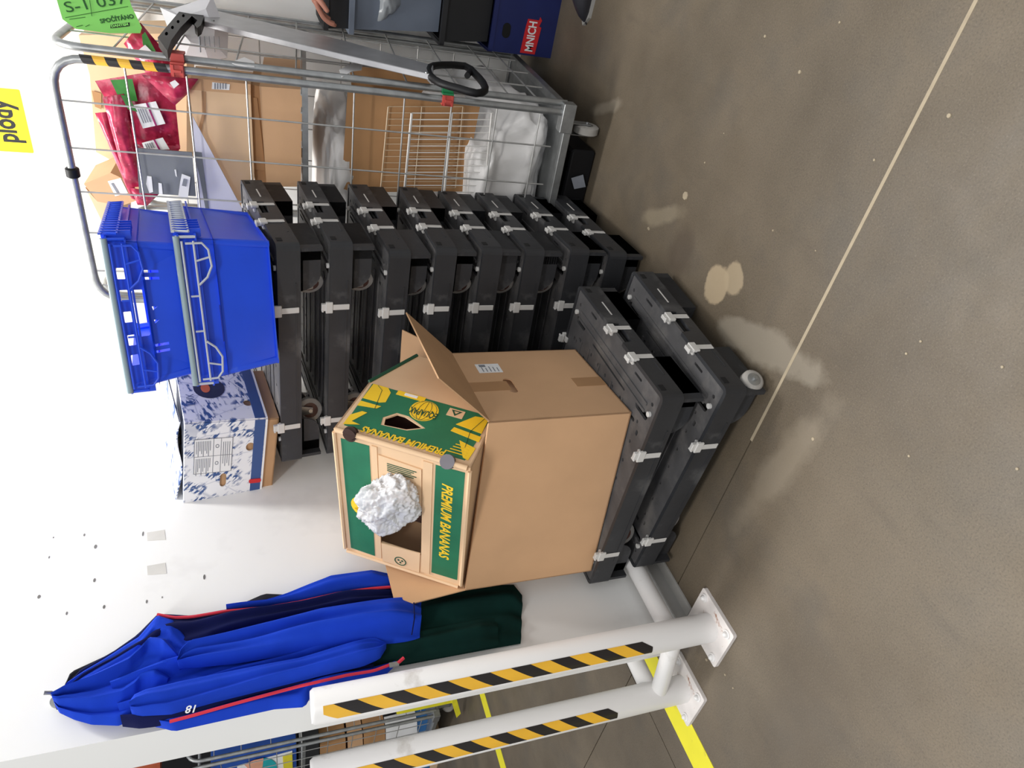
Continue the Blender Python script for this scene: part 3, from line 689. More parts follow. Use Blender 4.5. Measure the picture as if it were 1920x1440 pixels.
# loose lid lying on top, its edge waving
b = MB(); rows = []
for d in (0, .004):
    for yy in (0, .5, 1):
        rows.append([(-LW*.02-u*LW*.96, .02+yy*WW*.9, HW+.010+.014*yy+.008*math.sin(u*9)+d) for u in [k/16 for k in range(17)]])
b.loft(rows[:3]); b.loft(rows[3:]); b.loft([rows[0], rows[3]]); b.loft([rows[2], rows[5]])
b.build('lid', leaf_m, lt)

# ---------------------------------------------------------------- bollards, hazard tape, low pipes
br = .045
BP = {}
def bollard(loc, label, z1, tape, other=None):
    t = thing('bollard', label, 'bollard', (loc[0], loc[1], 0), None, 'white guard bollards')
    b = MB(); b.tube([(0, 0, .01), (0, 0, z1-.008), (0, 0, z1)], [br, br, br-.006], 28); b.build('post', whitepaint, t, smooth=True)
    rust = ramp_mix(mat('rusty_painted_plate', (226, 220, 216), .6), (168, 128, 108), 26, .62, .72)
    MB().plate(rrect(-.085, .085, -.09, .09, .008), [], 0, .012, lambda u, v, d: (u, v, d)).build('base_plate', rust, t)
    for x, y in ((-.062, -.066), (.062, -.066), (.062, .066), (-.062, .066)):
        bb = MB(); bb.cyl((x, y, .014), (0, 0, 1), .014, .004, 14); bb.tube([(x, y, .014), (x, y, .022), (x, y, .027)], [.009, .009, .004], 10); bb.build('bolt', whitepaint, t, smooth=True)
    # tape: two tone strip of slanted pieces
    z0t, z1t, a0, a1 = tape; n = 16; ph = (z1t-z0t)/n
    for k in range(n):
        zz = z0t+k*ph; b = MB(); rows = []
        for j in range(7):
            f = j/6; a = a0+(a1-a0)*f; sl = (f-.5)*ph*1.15
            lo = max(z0t, min(z1t, zz+sl)); hi = max(z0t, min(z1t, zz+ph+sl))
            rows.append([((br+.0008)*math.cos(a), (br+.0008)*math.sin(a), lo), ((br+.0008)*math.cos(a), (br+.0008)*math.sin(a), hi)])
        b.loft(rows); b.build('tape_stripe', tape_y if k % 2 else tape_k, t)
    return t
nb = onz(1335, 1175); fb = onz(1285, 1290)
BP['n'] = nb; BP['f'] = fb
t1 = bollard((nb.x, nb.y), 'nearer white steel bollard with hazard tape, next to the brown carton', 1.222, (.245, 1.195, -1.45, -.55))
t2 = bollard((fb.x, fb.y), 'farther white steel bollard with hazard tape, behind the nearer one', 1.222, (.285, 1.195, -1.45, -.55))
o = MB().tube([(nb.x-.03, nb.y, .13), (fb.x+.03, fb.y, .115)], .027, 18).build('guard_pipe', whitepaint, smooth=True); tag(o, 'short white pipe joining the two bollards near the floor', 'pipe')
o = MB().tube([(nb.x-.028, nb.y+.03, .13), (nb.x-.03, 2.6, .13)], .030, 18).build('guard_pipe', whitepaint, smooth=True); tag(o, 'low white pipe running from the nearer bollard along the wall behind the dollies', 'pipe')
o = MB().tube([(fb.x-.0, fb.y+.03, .13), (fb.x-.0, 2.6, .13)], .030, 18).build('guard_pipe', whitepaint, smooth=True); tag(o, 'low white pipe running back from the farther bollard', 'pipe')

# ---------------------------------------------------------------- garments on the wall hook
def resamp(pl, n):
    P_ = [Vector((a, b_, 0)) for a, b_ in pl]; L_ = [0]
    for i in range(1, len(P_)): L_.append(L_[-1]+(P_[i]-P_[i-1]).length)
    o = []
    for k in range(n):
        t = L_[-1]*k/(n-1); i = 1
        while i < len(P_)-1 and L_[i] < t: i += 1
        f = 0 if L_[i] == L_[i-1] else (t-L_[i-1])/(L_[i]-L_[i-1]); o.append(P_[i-1].lerp(P_[i], min(1, max(0, f))))
    return o
def drape(name, m, A_, B_, off, thk, folds=(), parent=None, nr=48, nc=22, seed=0., wr=.004, off2=None):
    """cloth panel lying against the left wall between two edges, padded and folded"""
    a, b_ = resamp(A_, nr), resamp(B_, nr); fr, bk = [], []
    for i in range(nr):
        t = i/(nr-1); rf, rb = [], []
        o2 = off if off2 is None else off+(off2-off)*t
        pa, pb = onx(a[i].x, a[i].y, WX+o2), onx(b_[i].x, b_[i].y, WX+o2)
        for j in range(nc):
            s_ = j/(nc-1); p = pa.lerp(pb, s_); e = max(0., math.sin(PI*s_))**.5
            env = min(1, 6*(1-t)+.3)
            d = thk*e*env
            for fq, am, ph, sk in folds: d += am*e*math.sin(2*PI*(fq*s_+sk*t)+ph)
            d += wr*e*noise.noise(Vector((p.y*14+seed, p.z*7, seed)))*2
            rf.append((WX+o2+d, p.y, p.z)); rb.append((WX+max(.002, o2-.010*e), p.y, p.z))
        fr.append(rf); bk.append(rb)
    mb = MB(); mb.loft(fr); mb.loft(bk); N = nr*nc
    for i in range(nr-1):
        for j in (0, nc-1): mb.f.append((i*nc+j, (i+1)*nc+j, N+(i+1)*nc+j, N+i*nc+j))
    for i in (0, nr-1):
        for j in range(nc-1): mb.f.append((i*nc+j, i*nc+j+1, N+i*nc+j+1, N+i*nc+j))
    return mb.build(name, m, parent, smooth=True)
def wallcord(name, m, px, off, r, parent):
    pts = [onx(p.x, p.y, WX+off) for p in resamp(px, 40)]
    return MB().tube(pts, r, 6).build(name, m, parent, smooth=True)
h0 = onx(108, 1316, WX)
hk = thing('coat_hook', 'small grey hook holding the garments on the white wall', 'hook', h0)
b = MB(); b.cyl((.004, 0, 0), (1, 0, 0), .016, .008, 16); b.tube([(.004, 0, .004), (.03, 0, .0), (.045, 0, .006), (.05, 0, .02)], .005, 8); b.build('hook', steel, hk, smooth=True)
o = drape('black_garment', dark_fab, [(122, 1286), (132, 1262), (205, 1228), (340, 1180), (430, 1142), (496, 1113), (542, 1115), (600, 1112)], [(134, 1292), (180, 1280), (250, 1262), (340, 1230), (430, 1200), (500, 1180), (560, 1170), (600, 1160)], .004, .016, [(2, .004, 0, 1)])
tag(o, 'black garment hanging behind the blue jacket, only its edge showing', 'garment')
gt = thing('green_garment', 'dark green garment hanging below the blue jacket by the bollards', 'garment', (WX, 1.2, .5))
gt.location = (0, 0, 0)
drape('body', green_fab, [(600, 1150), (700, 1120), (800, 1108), (900, 1098), (963, 1096), (979, 1116)], [(600, 1240), (700, 1256), (760, 1247), (850, 1230), (920, 1217), (976, 1207)], .006, .03, [(3, .007, 0, .4), (1.5, .006, 1, .8)], gt)
drape('sleeve', green_fab, [(640, 1200), (760, 1190), (850, 1172), (926, 1158), (932, 1160)], [(640, 1245), (760, 1244), (850, 1228), (926, 1212), (934, 1210)], .03, .03, [(2, .006, 0, .4)], gt)
jt = thing('blue_jacket', 'royal blue fleece jacket with red piping hanging on the white wall', 'jacket', (0, 0, 0))
drape('side_panel', navy, [(105, 1320), (150, 1262), (215, 1225), (257, 1194), (296, 1153), (357, 1157), (423, 1146), (500, 1139), (560, 1129), (640, 1111), (738, 1101)],
      [(106, 1330), (200, 1275), (330, 1225), (430, 1190), (560, 1160), (738, 1130)], .020, .03, [(2.2, .008, 0, .6)], jt)
drape('front_panel', jacket_b, [(425, 1143), (500, 1131), (542, 1115), (620, 1082), (697, 1071), (736, 1077)], [(425, 1147), (500, 1140), (560, 1130), (640, 1112), (700, 1104), (738, 1102)], .024, .028, [(1.5, .005, 0, .5)], jt)
drape('body', jacket_b, [(200, 1262), (300, 1215), (420, 1190), (560, 1165), (660, 1150), (742, 1130)], [(230, 1352), (330, 1335), (450, 1300), (560, 1275), (650, 1245), (735, 1212)], .026, .035, [(2.5, .018, 1.0, .5), (5, .007, 0, .9)], jt, nc=34)
drape('shoulder', jacket_b, [(103, 1318), (130, 1284), (160, 1262), (215, 1227), (262, 1196), (297, 1155), (326, 1164), (352, 1200)], [(104, 1324), (112, 1337), (140, 1350), (172, 1359), (222, 1361), (246, 1352), (262, 1335), (300, 1320)], .034, .034, [(3.2, .013, .4, .0), (5.5, .007, 0, .35)], jt, nc=40, nr=60)
drape('sleeve', jacket_b, [(335, 1252), (340, 1228), (356, 1212), (430, 1193), (510, 1170), (600, 1143), (700, 1126), (768, 1117), (790, 1127)], [(336, 1253), (370, 1252), (440, 1245), (520, 1232), (600, 1219), (680, 1209), (735, 1207), (781, 1201), (787, 1196)], .062, .042, [(1.2, .016, .5, .5), (2.6, .009, 0, -.4)], jt, nc=28)
drape('sleeve', jacket_b, [(246, 1330), (252, 1312), (275, 1300), (340, 1284), (450, 1262), (560, 1240), (650, 1212), (700, 1197), (722, 1206)], [(247, 1338), (262, 1343), (320, 1340), (400, 1318), (500, 1293), (600, 1268), (680, 1250), (712, 1236), (724, 1216)], .072, .042, [(1.1, .010, .4, .3), (2.3, .006, 1, .2)], jt, nc=28)
drape('lower_side_panel', navy, [(228, 1346), (300, 1338), (400, 1318), (520, 1290), (640, 1258), (700, 1245)], [(230, 1362), (262, 1366), (296, 1362), (340, 1350), (450, 1316), (600, 1276), (700, 1258)], .040, .03, [], jt)
drape('lower_front_panel', jacket_b, [(290, 1358), (330, 1350), (400, 1331), (500, 1304), (600, 1272), (690, 1256), (738, 1242)], [(291, 1361), (327, 1371), (427, 1349), (515, 1330), (572, 1326), (588, 1296), (640, 1283), (712, 1278), (742, 1246)], .030, .03, [(1.5, .004, 0, .4)], jt)
wallcord('red_piping', piping_m, [(295, 1152), (326, 1158), (357, 1157), (423, 1146), (500, 1139), (560, 1129), (640, 1111), (700, 1103), (740, 1100)], .040, .0045, jt)
wallcord('red_piping', piping_m, [(318, 1353), (360, 1342), (430, 1322), (500, 1303), (560, 1287), (650, 1266), (700, 1258), (735, 1245)], .088, .0045, jt)
wallcord('hem_seam', navy, [(776, 1130), (777, 1160), (772, 1190)], .104, .002, jt)
zp = onx(738, 1246, WX+.09); b = MB(); b.box(zp.x-.003, zp.x+.003, zp.y-.006, zp.y+.006, zp.z-.014, zp.z+.012); b.build('zip_pull', steel, jt); b = MB(); b.tube([zp+Vector((0, .002, -.012)), zp+Vector((.004, .012, -.03))], .005, 6); b.build('zip_cord', piping_m, jt)
p = onx(372, 1322, WX+.122); rd = (onx(352, 1324, WX+.122)-p).normalized(); text('number', '18', paper, jt, p, rd, Vector((1, 0, 0)).cross(rd), .026, .001, shear=.15, bold=.0005)


# ---------------------------------------------------------------- roll cage
CK = Vector((-.644, 2.438, .2)); CR = RZ(.006) @ RX(-.069) @ RY(-.01); CHh, CL1, CL2 = 1.667, .849, .894
def onp(tx, ty, dy=0.):
    """point on the plane of the cage front, moved dy into the cage"""
    n_ = CR @ Vector((0, 1, 0)); q = CK+n_*dy; r_ = ray(tx, ty); return CAMP+r_*((q-CAMP).dot(n_)/r_.dot(n_))
def loopframe(pts, r, n=10, R_=.08):
    o = []
    for i, p in enumerate(pts):
        p = Vector(p)
        if 0 < i < len(pts)-1:
            a, c = (Vector(pts[i-1])-p).normalized(), (Vector(pts[i+1])-p).normalized()
            for k in range(7): t = k/6; o.append(p+a*R_*(1-t)**2+c*R_*t**2)
        else: o.append(p)
    return o
def make_cage(label, loc, rot):
    t = thing('roll_cage', label, 'roll cage', loc, rot, 'wire roll cages')
    h = CHh
    def panel(o3, ux, w, wires_z, wires_u, name):
        o3, ux = Vector(o3), Vector(ux); Q = lambda u, z: tuple(o3+ux*u+Vector((0, 0, z)))
        e = bpy.data.objects.new(name, None); COL.objects.link(e); e.parent = t
        MB().tube(loopframe([Q(0, -.02), Q(0, h), Q(w, h), Q(w, -.02)], .0125, R_=.10), .0125, 12).build('tube_frame', steel, e, smooth=True)
        for z in wires_z: MB().tube([Q(.012, z), Q(w-.012, z)], .0032, 6).build('wire', steel_l, e, smooth=True)
        for u in wires_u: MB().tube([Q(u, .02), Q(u, h-.01)], .0030, 6).build('wire', steel_l, e, smooth=True)
    WZ = (.085, .252, .42, .588, .76, 1.106, 1.285, 1.462)
    panel((0, 0, 0), (-1, 0, 0), CL1, WZ, (.13, .28, .43, .58, .73, .788), 'front_panel')
    panel((.026, .03, .0), (0, 1, 0), CL2-.06, (.09, .20, .39, .575, .76, .95, 1.14, 1.33, 1.5), (.2, .42, .64), 'side_panel')
    panel((-CL1, .03, 0), (0, 1, 0), CL2-.06, WZ, (.3, .6), 'side_panel')
    panel((0, CL2, 0), (-1, 0, 0), CL1, WZ, (.13, .28, .43, .58, .73), 'back_panel')
    b = MB()
    for y in (0, CL2): b.box(-CL1, .03, y-.015, y+.015, -.045, -.015)
    for x in (-CL1, .0): b.box(x-.015, x+.015, 0, CL2, -.045, -.015)
    b.box(-.07, .035, -.022, .03, -.045, .004)
    b.build('base_frame', steel, t, bevel=.002)
    MB().box(-CL1+.014, -.014, .014, CL2-.014, -.034, -.022).build('base_board', steel, t)
    b = MB()
    for y in (.012, CL2-.01): b.box(-CL1+.01, -.012, y-.008, y+.008, .912, .932)
    b.build('shelf_rail', steel, t)
    b = MB()
    for k in range(14): x = -CL1+.04+k*(CL1-.08)/13; b.tube([(x, .01, .934), (x, CL2-.01, .934)], .003, 5)
    b.build('shelf_grid', steel_l, t)
    for x in (-.075, -CL1+.075):
        for y in (.085, CL2-.085):
            zf = -(.2-.069*y); wz = zf+.052; c = Vector((x, y, wz))
            w = MB().tube([c+Vector((k, 0, 0)) for k in (-.017, -.012, .012, .017)], [.042, .05, .05, .042], 22).build('wheel', rubber, t, smooth=True)
            MB().tube([c+Vector((k, 0, 0)) for k in (-.0185, -.0175, .0175, .0185)], [.02, .026, .026, .02], 14).build('hub', steel, w, smooth=True)
            b = MB()
            for q in (-1, 1): b.box(x+q*.021-.0015, x+q*.021+.0015, y-.02, y+.02, wz-.01, -.05)
            b.box(x-.035, x+.035, y-.04, y+.04, -.056, -.05); b.cyl(c, (1, 0, 0), .006, .054, 8); b.build('caster_fork', steel, t)
    return t
cage = make_cage('galvanised wire roll cage full of cartons and raspberry bags, behind the black dollies', CK, CR)
CMI = (Matrix.Translation(CK) @ CR.to_4x4()).inverted()
def onside(tx, ty, dx=0.):
    n_ = CR @ Vector((1, 0, 0)); q = CK+n_*dx; r_ = ray(tx, ty); return CAMP+r_*((q-CAMP).dot(n_)/r_.dot(n_))
def cz(tx, ty): return (CMI @ onp(tx, ty)).z
# clips, hazard tape and clamp on the tubes
def tubeclip(z, m1, m2, lab):
    b = MB(); b.box(-.018, .018, -.020, -.012, z-.02, z+.02); b.box(-.018, -.012, -.02, .02, z-.02, z+.02); b.box(-.017, .018, -.023, -.019, z-.018, z-.012); b.box(-.017, .018, -.023, -.019, z+.010, z+.016); b.box(-.004, .004, -.026, -.019, z-.012, z+.01)
    o = b.build('tube_clip', m1, cage, label=lab)
    b = MB(); b.box(.018, .048, .000, .012, z-.02, z+.02); b.box(.040, .047, -.003, .045, z-.02, z+.02); b.box(.018, .024, -.014, .045, z-.02, z+.02); b.build('clip_half', m2, o)
tubeclip(cz(334, 130), red_pl, red_pl, 'brick red plastic clip'); tubeclip(cz(838, 190), red_pl, green_pl, 'red and green plastic clip')
z0, z1 = cz(310, 128), cz(150, 118); n = 7
for k in range(n):
    b = MB(); rows = []; za, zb_ = z1+(z0-z1)*k/n, z1+(z0-z1)*(k+1)/n
    for j in range(13):
        a = -2*PI*j/12; off = (j/12)*(z0-z1)/n*.9
        rows.append([(.0136*math.cos(a), .0136*math.sin(a), min(z1+.01, max(z0-.01, za+off))), (.0136*math.cos(a), .0136*math.sin(a), min(z1+.01, max(z0-.01, zb_+off)))])
    b.loft(rows); b.build('hazard_tape', tape_k if k % 2 == 0 else tape_y, cage)
pc = CMI @ onp(120, 322); b = MB(); b.tube([(pc.x-.017, 0, CHh), (pc.x-.013, 0, CHh), (pc.x+.013, 0, CHh), (pc.x+.017, 0, CHh)], [.016, .021, .021, .016], 14); b.build('clamp', blk_gloss, cage, smooth=True, label='black clamp on the top tube')
# things in the cage ------------------------------------------------------
def slab(name, m, px, dy, th_, lab=None, cat=None, parent=None, group=None, dys=None):
    n_ = CR @ Vector((0, 1, 0)); P0 = [onp(x, y, dy if dys is None else dys[i]) for i, (x, y) in enumerate(px)]
    N = len(P0); vs = P0+[p+n_*th_ for p in P0]
    mb = MB().add([tuple(v) for v in vs], [tuple(range(N)), tuple(range(2*N-1, N-1, -1))]+[(i, (i+1) % N, (i+1) % N+N, i+N) for i in range(N)])
    if parent: return mb.build(name, m, parent)
    c = sum(P0, Vector())/N
    o = mb.build(name, m, None, origin=tuple(c))
    if lab: tag(o, lab, cat, group)
    return o
def wth(name, label, cat, group=None): return thing(name, label, cat, (0, 0, 0), None, group)
def sheet(name, m, px, dy, par, th_=.001): return slab(name, m, px, dy, th_, parent=par)
t = wth('tall_carton', 'pale tan carton standing at the back of the roll cage behind the raspberry bags', 'box')
slab('body', card_pale, [(147, 66), (168, 140), (180, 285), (262, 330), (350, 330), (350, 62)], .52, .25, parent=t)
sheet('torn_tab', card_dark, [(172, 170), (178, 200), (190, 205), (190, 175)], .515, t)
t = wth('small_carton', 'small tan carton with white label, above the upper blue crate', 'box')
slab('body', card, [(157, 345), (207, 324), (262, 350), (268, 372), (228, 386), (183, 378)], .30, .20, parent=t)
slab('lower_side', card_pale, [(183, 378), (228, 386), (228, 430), (203, 440), (160, 352)], .30, .20, parent=t)
sheet('address_label', paper, [(202, 340), (226, 334), (240, 362), (216, 368)], .298, t)
b = MB()
sheet('label_print', ink_g, [(208, 344), (212, 343), (224, 363), (220, 364)], .2965, t)
slab('grey_board', grey_board, [(255, 278), (360, 286), (367, 368), (261, 362)], .03, .006, 'dark grey board with torn white paper scraps inside the roll cage', 'board')
t = wth('paper_scrap', 'torn printed paper scrap on the lower edge of the grey board', 'paper'); sheet('scrap', paper, [(341, 326), (357, 332), (352, 374), (334, 368), (338, 340)], .024, t)
sheet('scrap_print', ink_g, [(344, 335), (351, 337), (349, 350), (341, 348)], .0225, t); sheet('scrap', paper, [(276, 330), (284, 331), (287, 360), (280, 362), (274, 345)], .024, t); sheet('scrap', paper, [(297, 343), (303, 344), (305, 364), (298, 364)], .024, t)
sheet('scrap', paper, [(327, 318), (330, 318), (332, 332), (329, 330)], .024, t)
t = wth('white_board', 'white lilac triangular board beside the leaning tan carton in the roll cage', 'board')
slab('board', mat('lilac_white_board', (214, 214, 230), .7, var=.03), [(361, 218), (456, 396), (371, 396)], .045, .006, parent=t); sheet('grey_strip', grey_board, [(362, 284), (378, 286), (392, 396), (386, 396), (374, 330)], .0435, t)
t = wth('leaning_carton', 'wide tan carton with a strip of tape, beside the white triangular board', 'box')
slab('body', card_pale, [(355, 168), (470, 178), (477, 335), (462, 404), (362, 226)], .07, .16, parent=t); slab('top_flap', card, [(357, 146), (470, 158), (470, 178), (355, 168)], .07, .16, parent=t)
sheet('tape', tape_tan, [(378, 171), (386, 172), (386, 212), (375, 252), (371, 245), (379, 212)], .0685, t)
sheet('barcode_label', paper, [(398, 154), (431, 158), (430, 169), (397, 167)], .0685, t)
for k in range(5): sheet('barcode', ink_g, [(402+k*5, 156), (404+k*5, 156), (404+k*5, 167), (402+k*5, 167)], .067, t)
t = wth('upright_carton', 'brown carton standing on the cage shelf next to the white racks', 'box')
slab('body', card, [(486, 162), (567, 168), (564, 350), (500, 350)], .07, .42, parent=t); slab('side_fold', card_dark, [(470, 158), (486, 162), (500, 350), (478, 345)], .09, .3, parent=t)
slab('dark_gap', card_dark, [(472, 182), (482, 184), (498, 320), (476, 318)], .085, .003, parent=t)
# raspberry bags
def pillow(name, m, q, dy, thk, lab, seed, parent=None, nn=14):
    rows_f, rows_b = [], []; n_ = CR @ Vector((0, 1, 0))
    a, b1, c, d = [Vector((x, y)) for x, y in q]
    for i in range(nn+1):
        rf, rb = [], []
        for j in range(nn+1):
            u, v = j/nn, i/nn; p = (a*(1-u)+b1*u)*(1-v)+(d*(1-u)+c*u)*v; w = onp(p.x, p.y, dy)
            e = (max(0, math.sin(PI*min(1, max(0, (u-.06)/.88))))*max(0, math.sin(PI*min(1, max(0, (v-.06)/.88)))))**.45
            k = thk*e*(1+.5*noise.noise(w*26+Vector((seed, 0, 0))))+.004*noise.noise(w*60)
            rf.append(w-n_*k); rb.append(w+n_*(thk*e*.8+.0015))
        rows_f.append(rf); rows_b.append(rb)
    mb = MB(); mb.loft(rows_f); mb.loft(rows_b); N = (nn+1)**2; W_ = nn+1
    for k in range(nn):
        for x, y in ((k, k+1), (nn*W_+k, nn*W_+k+1), (k*W_, (k+1)*W_), (k*W_+nn, (k+1)*W_+nn)): mb.f.append((x, y, y+N, x+N))
    return mb.build(name, m, parent, smooth=True)
bags = [([(178, 152), (322, 128), (338, 280), (250, 274)], .12, .024, 'wide raspberry bag with white label, in the middle of the bag heap', [[(250, 197), (292, 190), (310, 232), (268, 241)]], [(207, 150), (248, 148), (258, 190), (225, 188)]),
        ([(192, 182), (232, 176), (268, 350), (238, 352)], .085, .020, 'long raspberry bag standing on edge left of the labelled bag', [], [(226, 178), (240, 180), (258, 210), (240, 205)]),
        ([(178, 212), (200, 210), (262, 376), (246, 372)], .13, .018, 'raspberry bag at the far left of the bag heap', [], None),
        ([(232, 82), (263, 42), (352, 148), (300, 172)], .22, .026, 'raspberry bag on top of the heap, nearest the lime green sheet', [[(258, 95), (272, 84), (300, 112), (268, 112)]], [(266, 66), (272, 60), (292, 96), (280, 100), (268, 84)]),
        ([(265, 140), (372, 148), (352, 176), (328, 198)], .05, .020, 'raspberry bag pointing down below the red tube clip', [[(318, 155), (328, 150), (336, 158), (326, 166)]], None),
        ([(250, 270), (338, 274), (330, 300), (256, 300)], .10, .016, 'raspberry bag peeping out above the grey board', [[(266, 268), (305, 258), (318, 280), (272, 282)]], None),
        ([(244, 352), (300, 362), (276, 386), (258, 384)], .07, .014, 'raspberry bag lowest in the heap, above the blue crates', [], None)]
purple = mat('purple_print', (150, 30, 100), .5)
for q, dy, tk, lab, labs, gr in bags:
    t = wth('raspberry_bag', lab, 'bag', 'frozen raspberry bags in the cage')
    pillow('film', rasp, q, dy, tk, lab, dy*50, parent=t)
    for l in labs:
        o = sheet('label_sticker', paper, l, dy-tk-.010, t); a, b1, c, d = [Vector((x, y)) for x, y in l]
        if (b1-a).length > 20:
            sheet('label_stripe', purple, [tuple(a.lerp(b1, .55)), tuple(a.lerp(b1, .63)), tuple(d.lerp(c, .63)), tuple(d.lerp(c, .55))], dy-tk-.0115, t)
            for k in range(4): f0, f1 = .10+k*.1, .13+k*.1; sheet('label_print', ink_g, [tuple(a.lerp(b1, f0).lerp(d.lerp(c, f0), .2)), tuple(a.lerp(b1, f1).lerp(d.lerp(c, f1), .2)), tuple(a.lerp(b1, f1).lerp(d.lerp(c, f1), .8)), tuple(a.lerp(b1, f0).lerp(d.lerp(c, f0), .8))], dy-tk-.0115, t)
    if gr: sheet('green_leaf_print', leafgreen, gr, dy-tk-.008, t)
def onpl(tx, ty, q, n_): r_ = ray(tx, ty); return CAMP+r_*((q-CAMP).dot(n_)/r_.dot(n_))
# white printed bag, small white tags
t = wth('paper_bag', 'white printed paper bag hanging at the right side of the roll cage', 'bag')
q = [(300, 14), (318, 18), (398, -8), (412, 30), (428, 62), (426, 108), (392, 116), (347, 106), (326, 82)]
nx = CR @ Vector((1, 0, 0)); nf = Vector((.62, -.78, 0)).normalized(); qb = CK+CR @ Vector((-.10, .30, 1.2))
P0 = [onpl(x, y, qb, nf) for x, y in q]
vs = []; c0 = sum(P0, Vector())/len(P0)
mb = MB(); N = len(P0); vs = [tuple(p) for p in P0]+[tuple(p.lerp(c0, .45)+nf*.02) for p in P0]+[tuple(c0+nf*.018)]+[tuple(p-nf*.004) for p in P0]
mb.add(vs, [(i, (i+1) % N, (i+1) % N+N, i+N) for i in range(N)]+[(i+N, (i+1) % N+N, 2*N) for i in range(N)]+[tuple(range(2*N+1, 3*N+1))]); mb.build('bag', mat('white_bag_paper', (232, 232, 236), .6, var=.05), t)
b = MB()
for k in range(5):
    p0, p1 = onpl(374+k*9, 68, qb+nf*.022, nf), onpl(376+k*9, 98-5*(k % 3), qb+nf*.022, nf); b.tube([p0, p1], .0022 if k == 0 else .001, 4)
b.build('bag_print', ink_g, t)
for i, (q, lab) in enumerate((([(432, 118), (458, 108), (476, 116), (477, 126), (462, 125), (442, 122)], 'torn white paper scrap caught in the side wires, upper one'), ([(636, 132), (655, 122), (672, 114), (680, 120), (678, 132), (660, 134), (641, 146)], 'curled white paper tag caught in the side wires, lower one'))):
    P0 = [onside(x, y, .032) for x, y in q]; N = len(P0); mb = MB().add([tuple(p) for p in P0]+[tuple(p+nx*.0015) for p in P0], [tuple(range(N)), tuple(range(2*N-1, N-1, -1))]+[(i_, (i_+1) % N, (i_+1) % N+N, i_+N) for i_ in range(N)])
    tag(mb.build('paper_tag', paper), lab, 'paper')
# lime green sheet with handwriting
t = wth('lime_sheet', 'lime green paper sheet with handwritten number on the top of the roll cage', 'sign')
q = [(101, -18), (117, 36), (142, 54), (205, 62), (263, 62), (266, 52), (246, 10), (238, -18)]
qs = onside(150, 56, .045)
P0 = [onpl(x, y, qs, nf) for x, y in q]; N = len(P0); mb = MB().add([tuple(p) for p in P0]+[tuple(p-nf*.001) for p in P0], [tuple(range(N)), tuple(range(2*N-1, N-1, -1))]+[(i_, (i_+1) % N, (i_+1) % N+N, i_+N) for i_ in range(N)]); mb.build('paper', lime, t)
sheetp = lambda x, y, d=.001: onpl(x, y, qs+nf*d, nf)
def sidetext(s_, m, x0, y0, x1, y1, sz, par, wd=True, **kw):
    p, q_ = sheetp(x0, y0), sheetp(x1, y1); xd = (q_-p).normalized(); yd = Vector(nf).cross(xd)
    return text('lettering', s_, m, par, p, xd, yd, sz, .001, width=(q_-p).length if wd else None, **kw)
sidetext('S-1 037', ink_dg, 124, 24, 238, 6, .048, t); sidetext('SPOČÍTÁNO', ink_dg, 189, 44, 252, 34, .019, t, bold=.0006)
pa, pb, pc_, pd = sheetp(207, 53), sheetp(243, 49), sheetp(243, 42), sheetp(207, 46)
MB().add([tuple(p) for p in (pa, pb, pc_, pd)], [(0, 1, 2, 3)]).build('black_bar', ink, t)
p, q_ = sheetp(209, 51.5, .002), sheetp(241, 47.8, .002); xd = (q_-p).normalized(); text('lettering', 'DANTEM', lime, t, p, xd, Vector(nf).cross(xd), .011, .001, width=(q_-p).length, bold=.0006)
b = MB()
for x0, y0, x1, y1 in ((122, 33, 240, 12), (130, 36, 160, 32), (168, 0, 172, 30), (143, 50, 155, 47), (160, 50, 168, 46)): b.tube([sheetp(x0, y0), sheetp(x1, y1)], .0007, 4)
b.build('ruled_lines', ink_dg, t)
# lower compartment: sacks, board, wire racks
def sack(name, lab, cx, cy, cz_, r, seed, m=white_fab, group=None, sub=5, amp=.22, fr=1.3):
    o = blob_mesh(name, m, (0, 0, 0), r, amp, fr, seed, sub=sub, boxy=.62); o.location = (cx, cy, cz_); tag(o, lab, 'sack', group); return o
def cpt(x, y, z): return CK+CR @ Vector((x, y, z))
for (x, y, z), r, sd, lab in (((-.42, .45, .165), (.40, .42, .185), 5.2, 'large white cloth sack filling the bottom of the roll cage'), ((-.46, .42, .80), (.32, .32, .085), 8.4, 'white cloth sack lying under the cage shelf'), ((-.10, .46, .40), (.075, .28, .09), 2.9, 'white cloth sack pressed against the side wires behind the black handle')):
    p = cpt(x, y, z); o = sack('cloth_sack', lab, p.x, p.y, p.z, r, sd, amp=.15)
t = wth('flat_carton', 'flattened brown carton standing upright behind the white wire racks', 'box')
slab('board', card_dark, [(652, 170), (900, 200), (868, 360), (640, 360)], .12, .012, parent=t)
slab('side_board', card_dark, [(655, 120), (790, 138), (830, 185), (660, 170)], .3, .012, parent=t)
def rack(lab, x0, x1, yA, yB, dy, n, rr, heavy, m):
    t = wth('wire_rack', lab, 'rack', 'wire racks in the cage')
    # px corners (x0..x1 down the picture's right, yA..yB) on a plane inside the cage
    T_ = lambda u, v: onp(x0+(x1-x0)*u-14*v, yA+(yB-yA)*v, dy)
    for k in range(n): v = k/(n-1); MB().tube([T_(0, v), T_(1, v)], rr, 5).build('wire', m, t, smooth=True)
    for u, r_ in heavy: MB().tube([T_(u, 0), T_(u, 1)], r_, 7).build('cross_rod', m, t, smooth=True)
    return t
cream = mat('cream_coated_wire', (206, 182, 150), .5)
rack('cream wire shelf rack leaning on the flattened brown carton', 728, 868, 200, 352, .10, 14, .0016, ((0, .003), (.45, .0022), (1, .0022)), cream)
rack('white coated wire rack with two heavy rods, in front of the cream one', 772, 925, 212, 360, .05, 13, .0019, ((0, .005), (.49, .005), (.98, .0035)), white_coat)
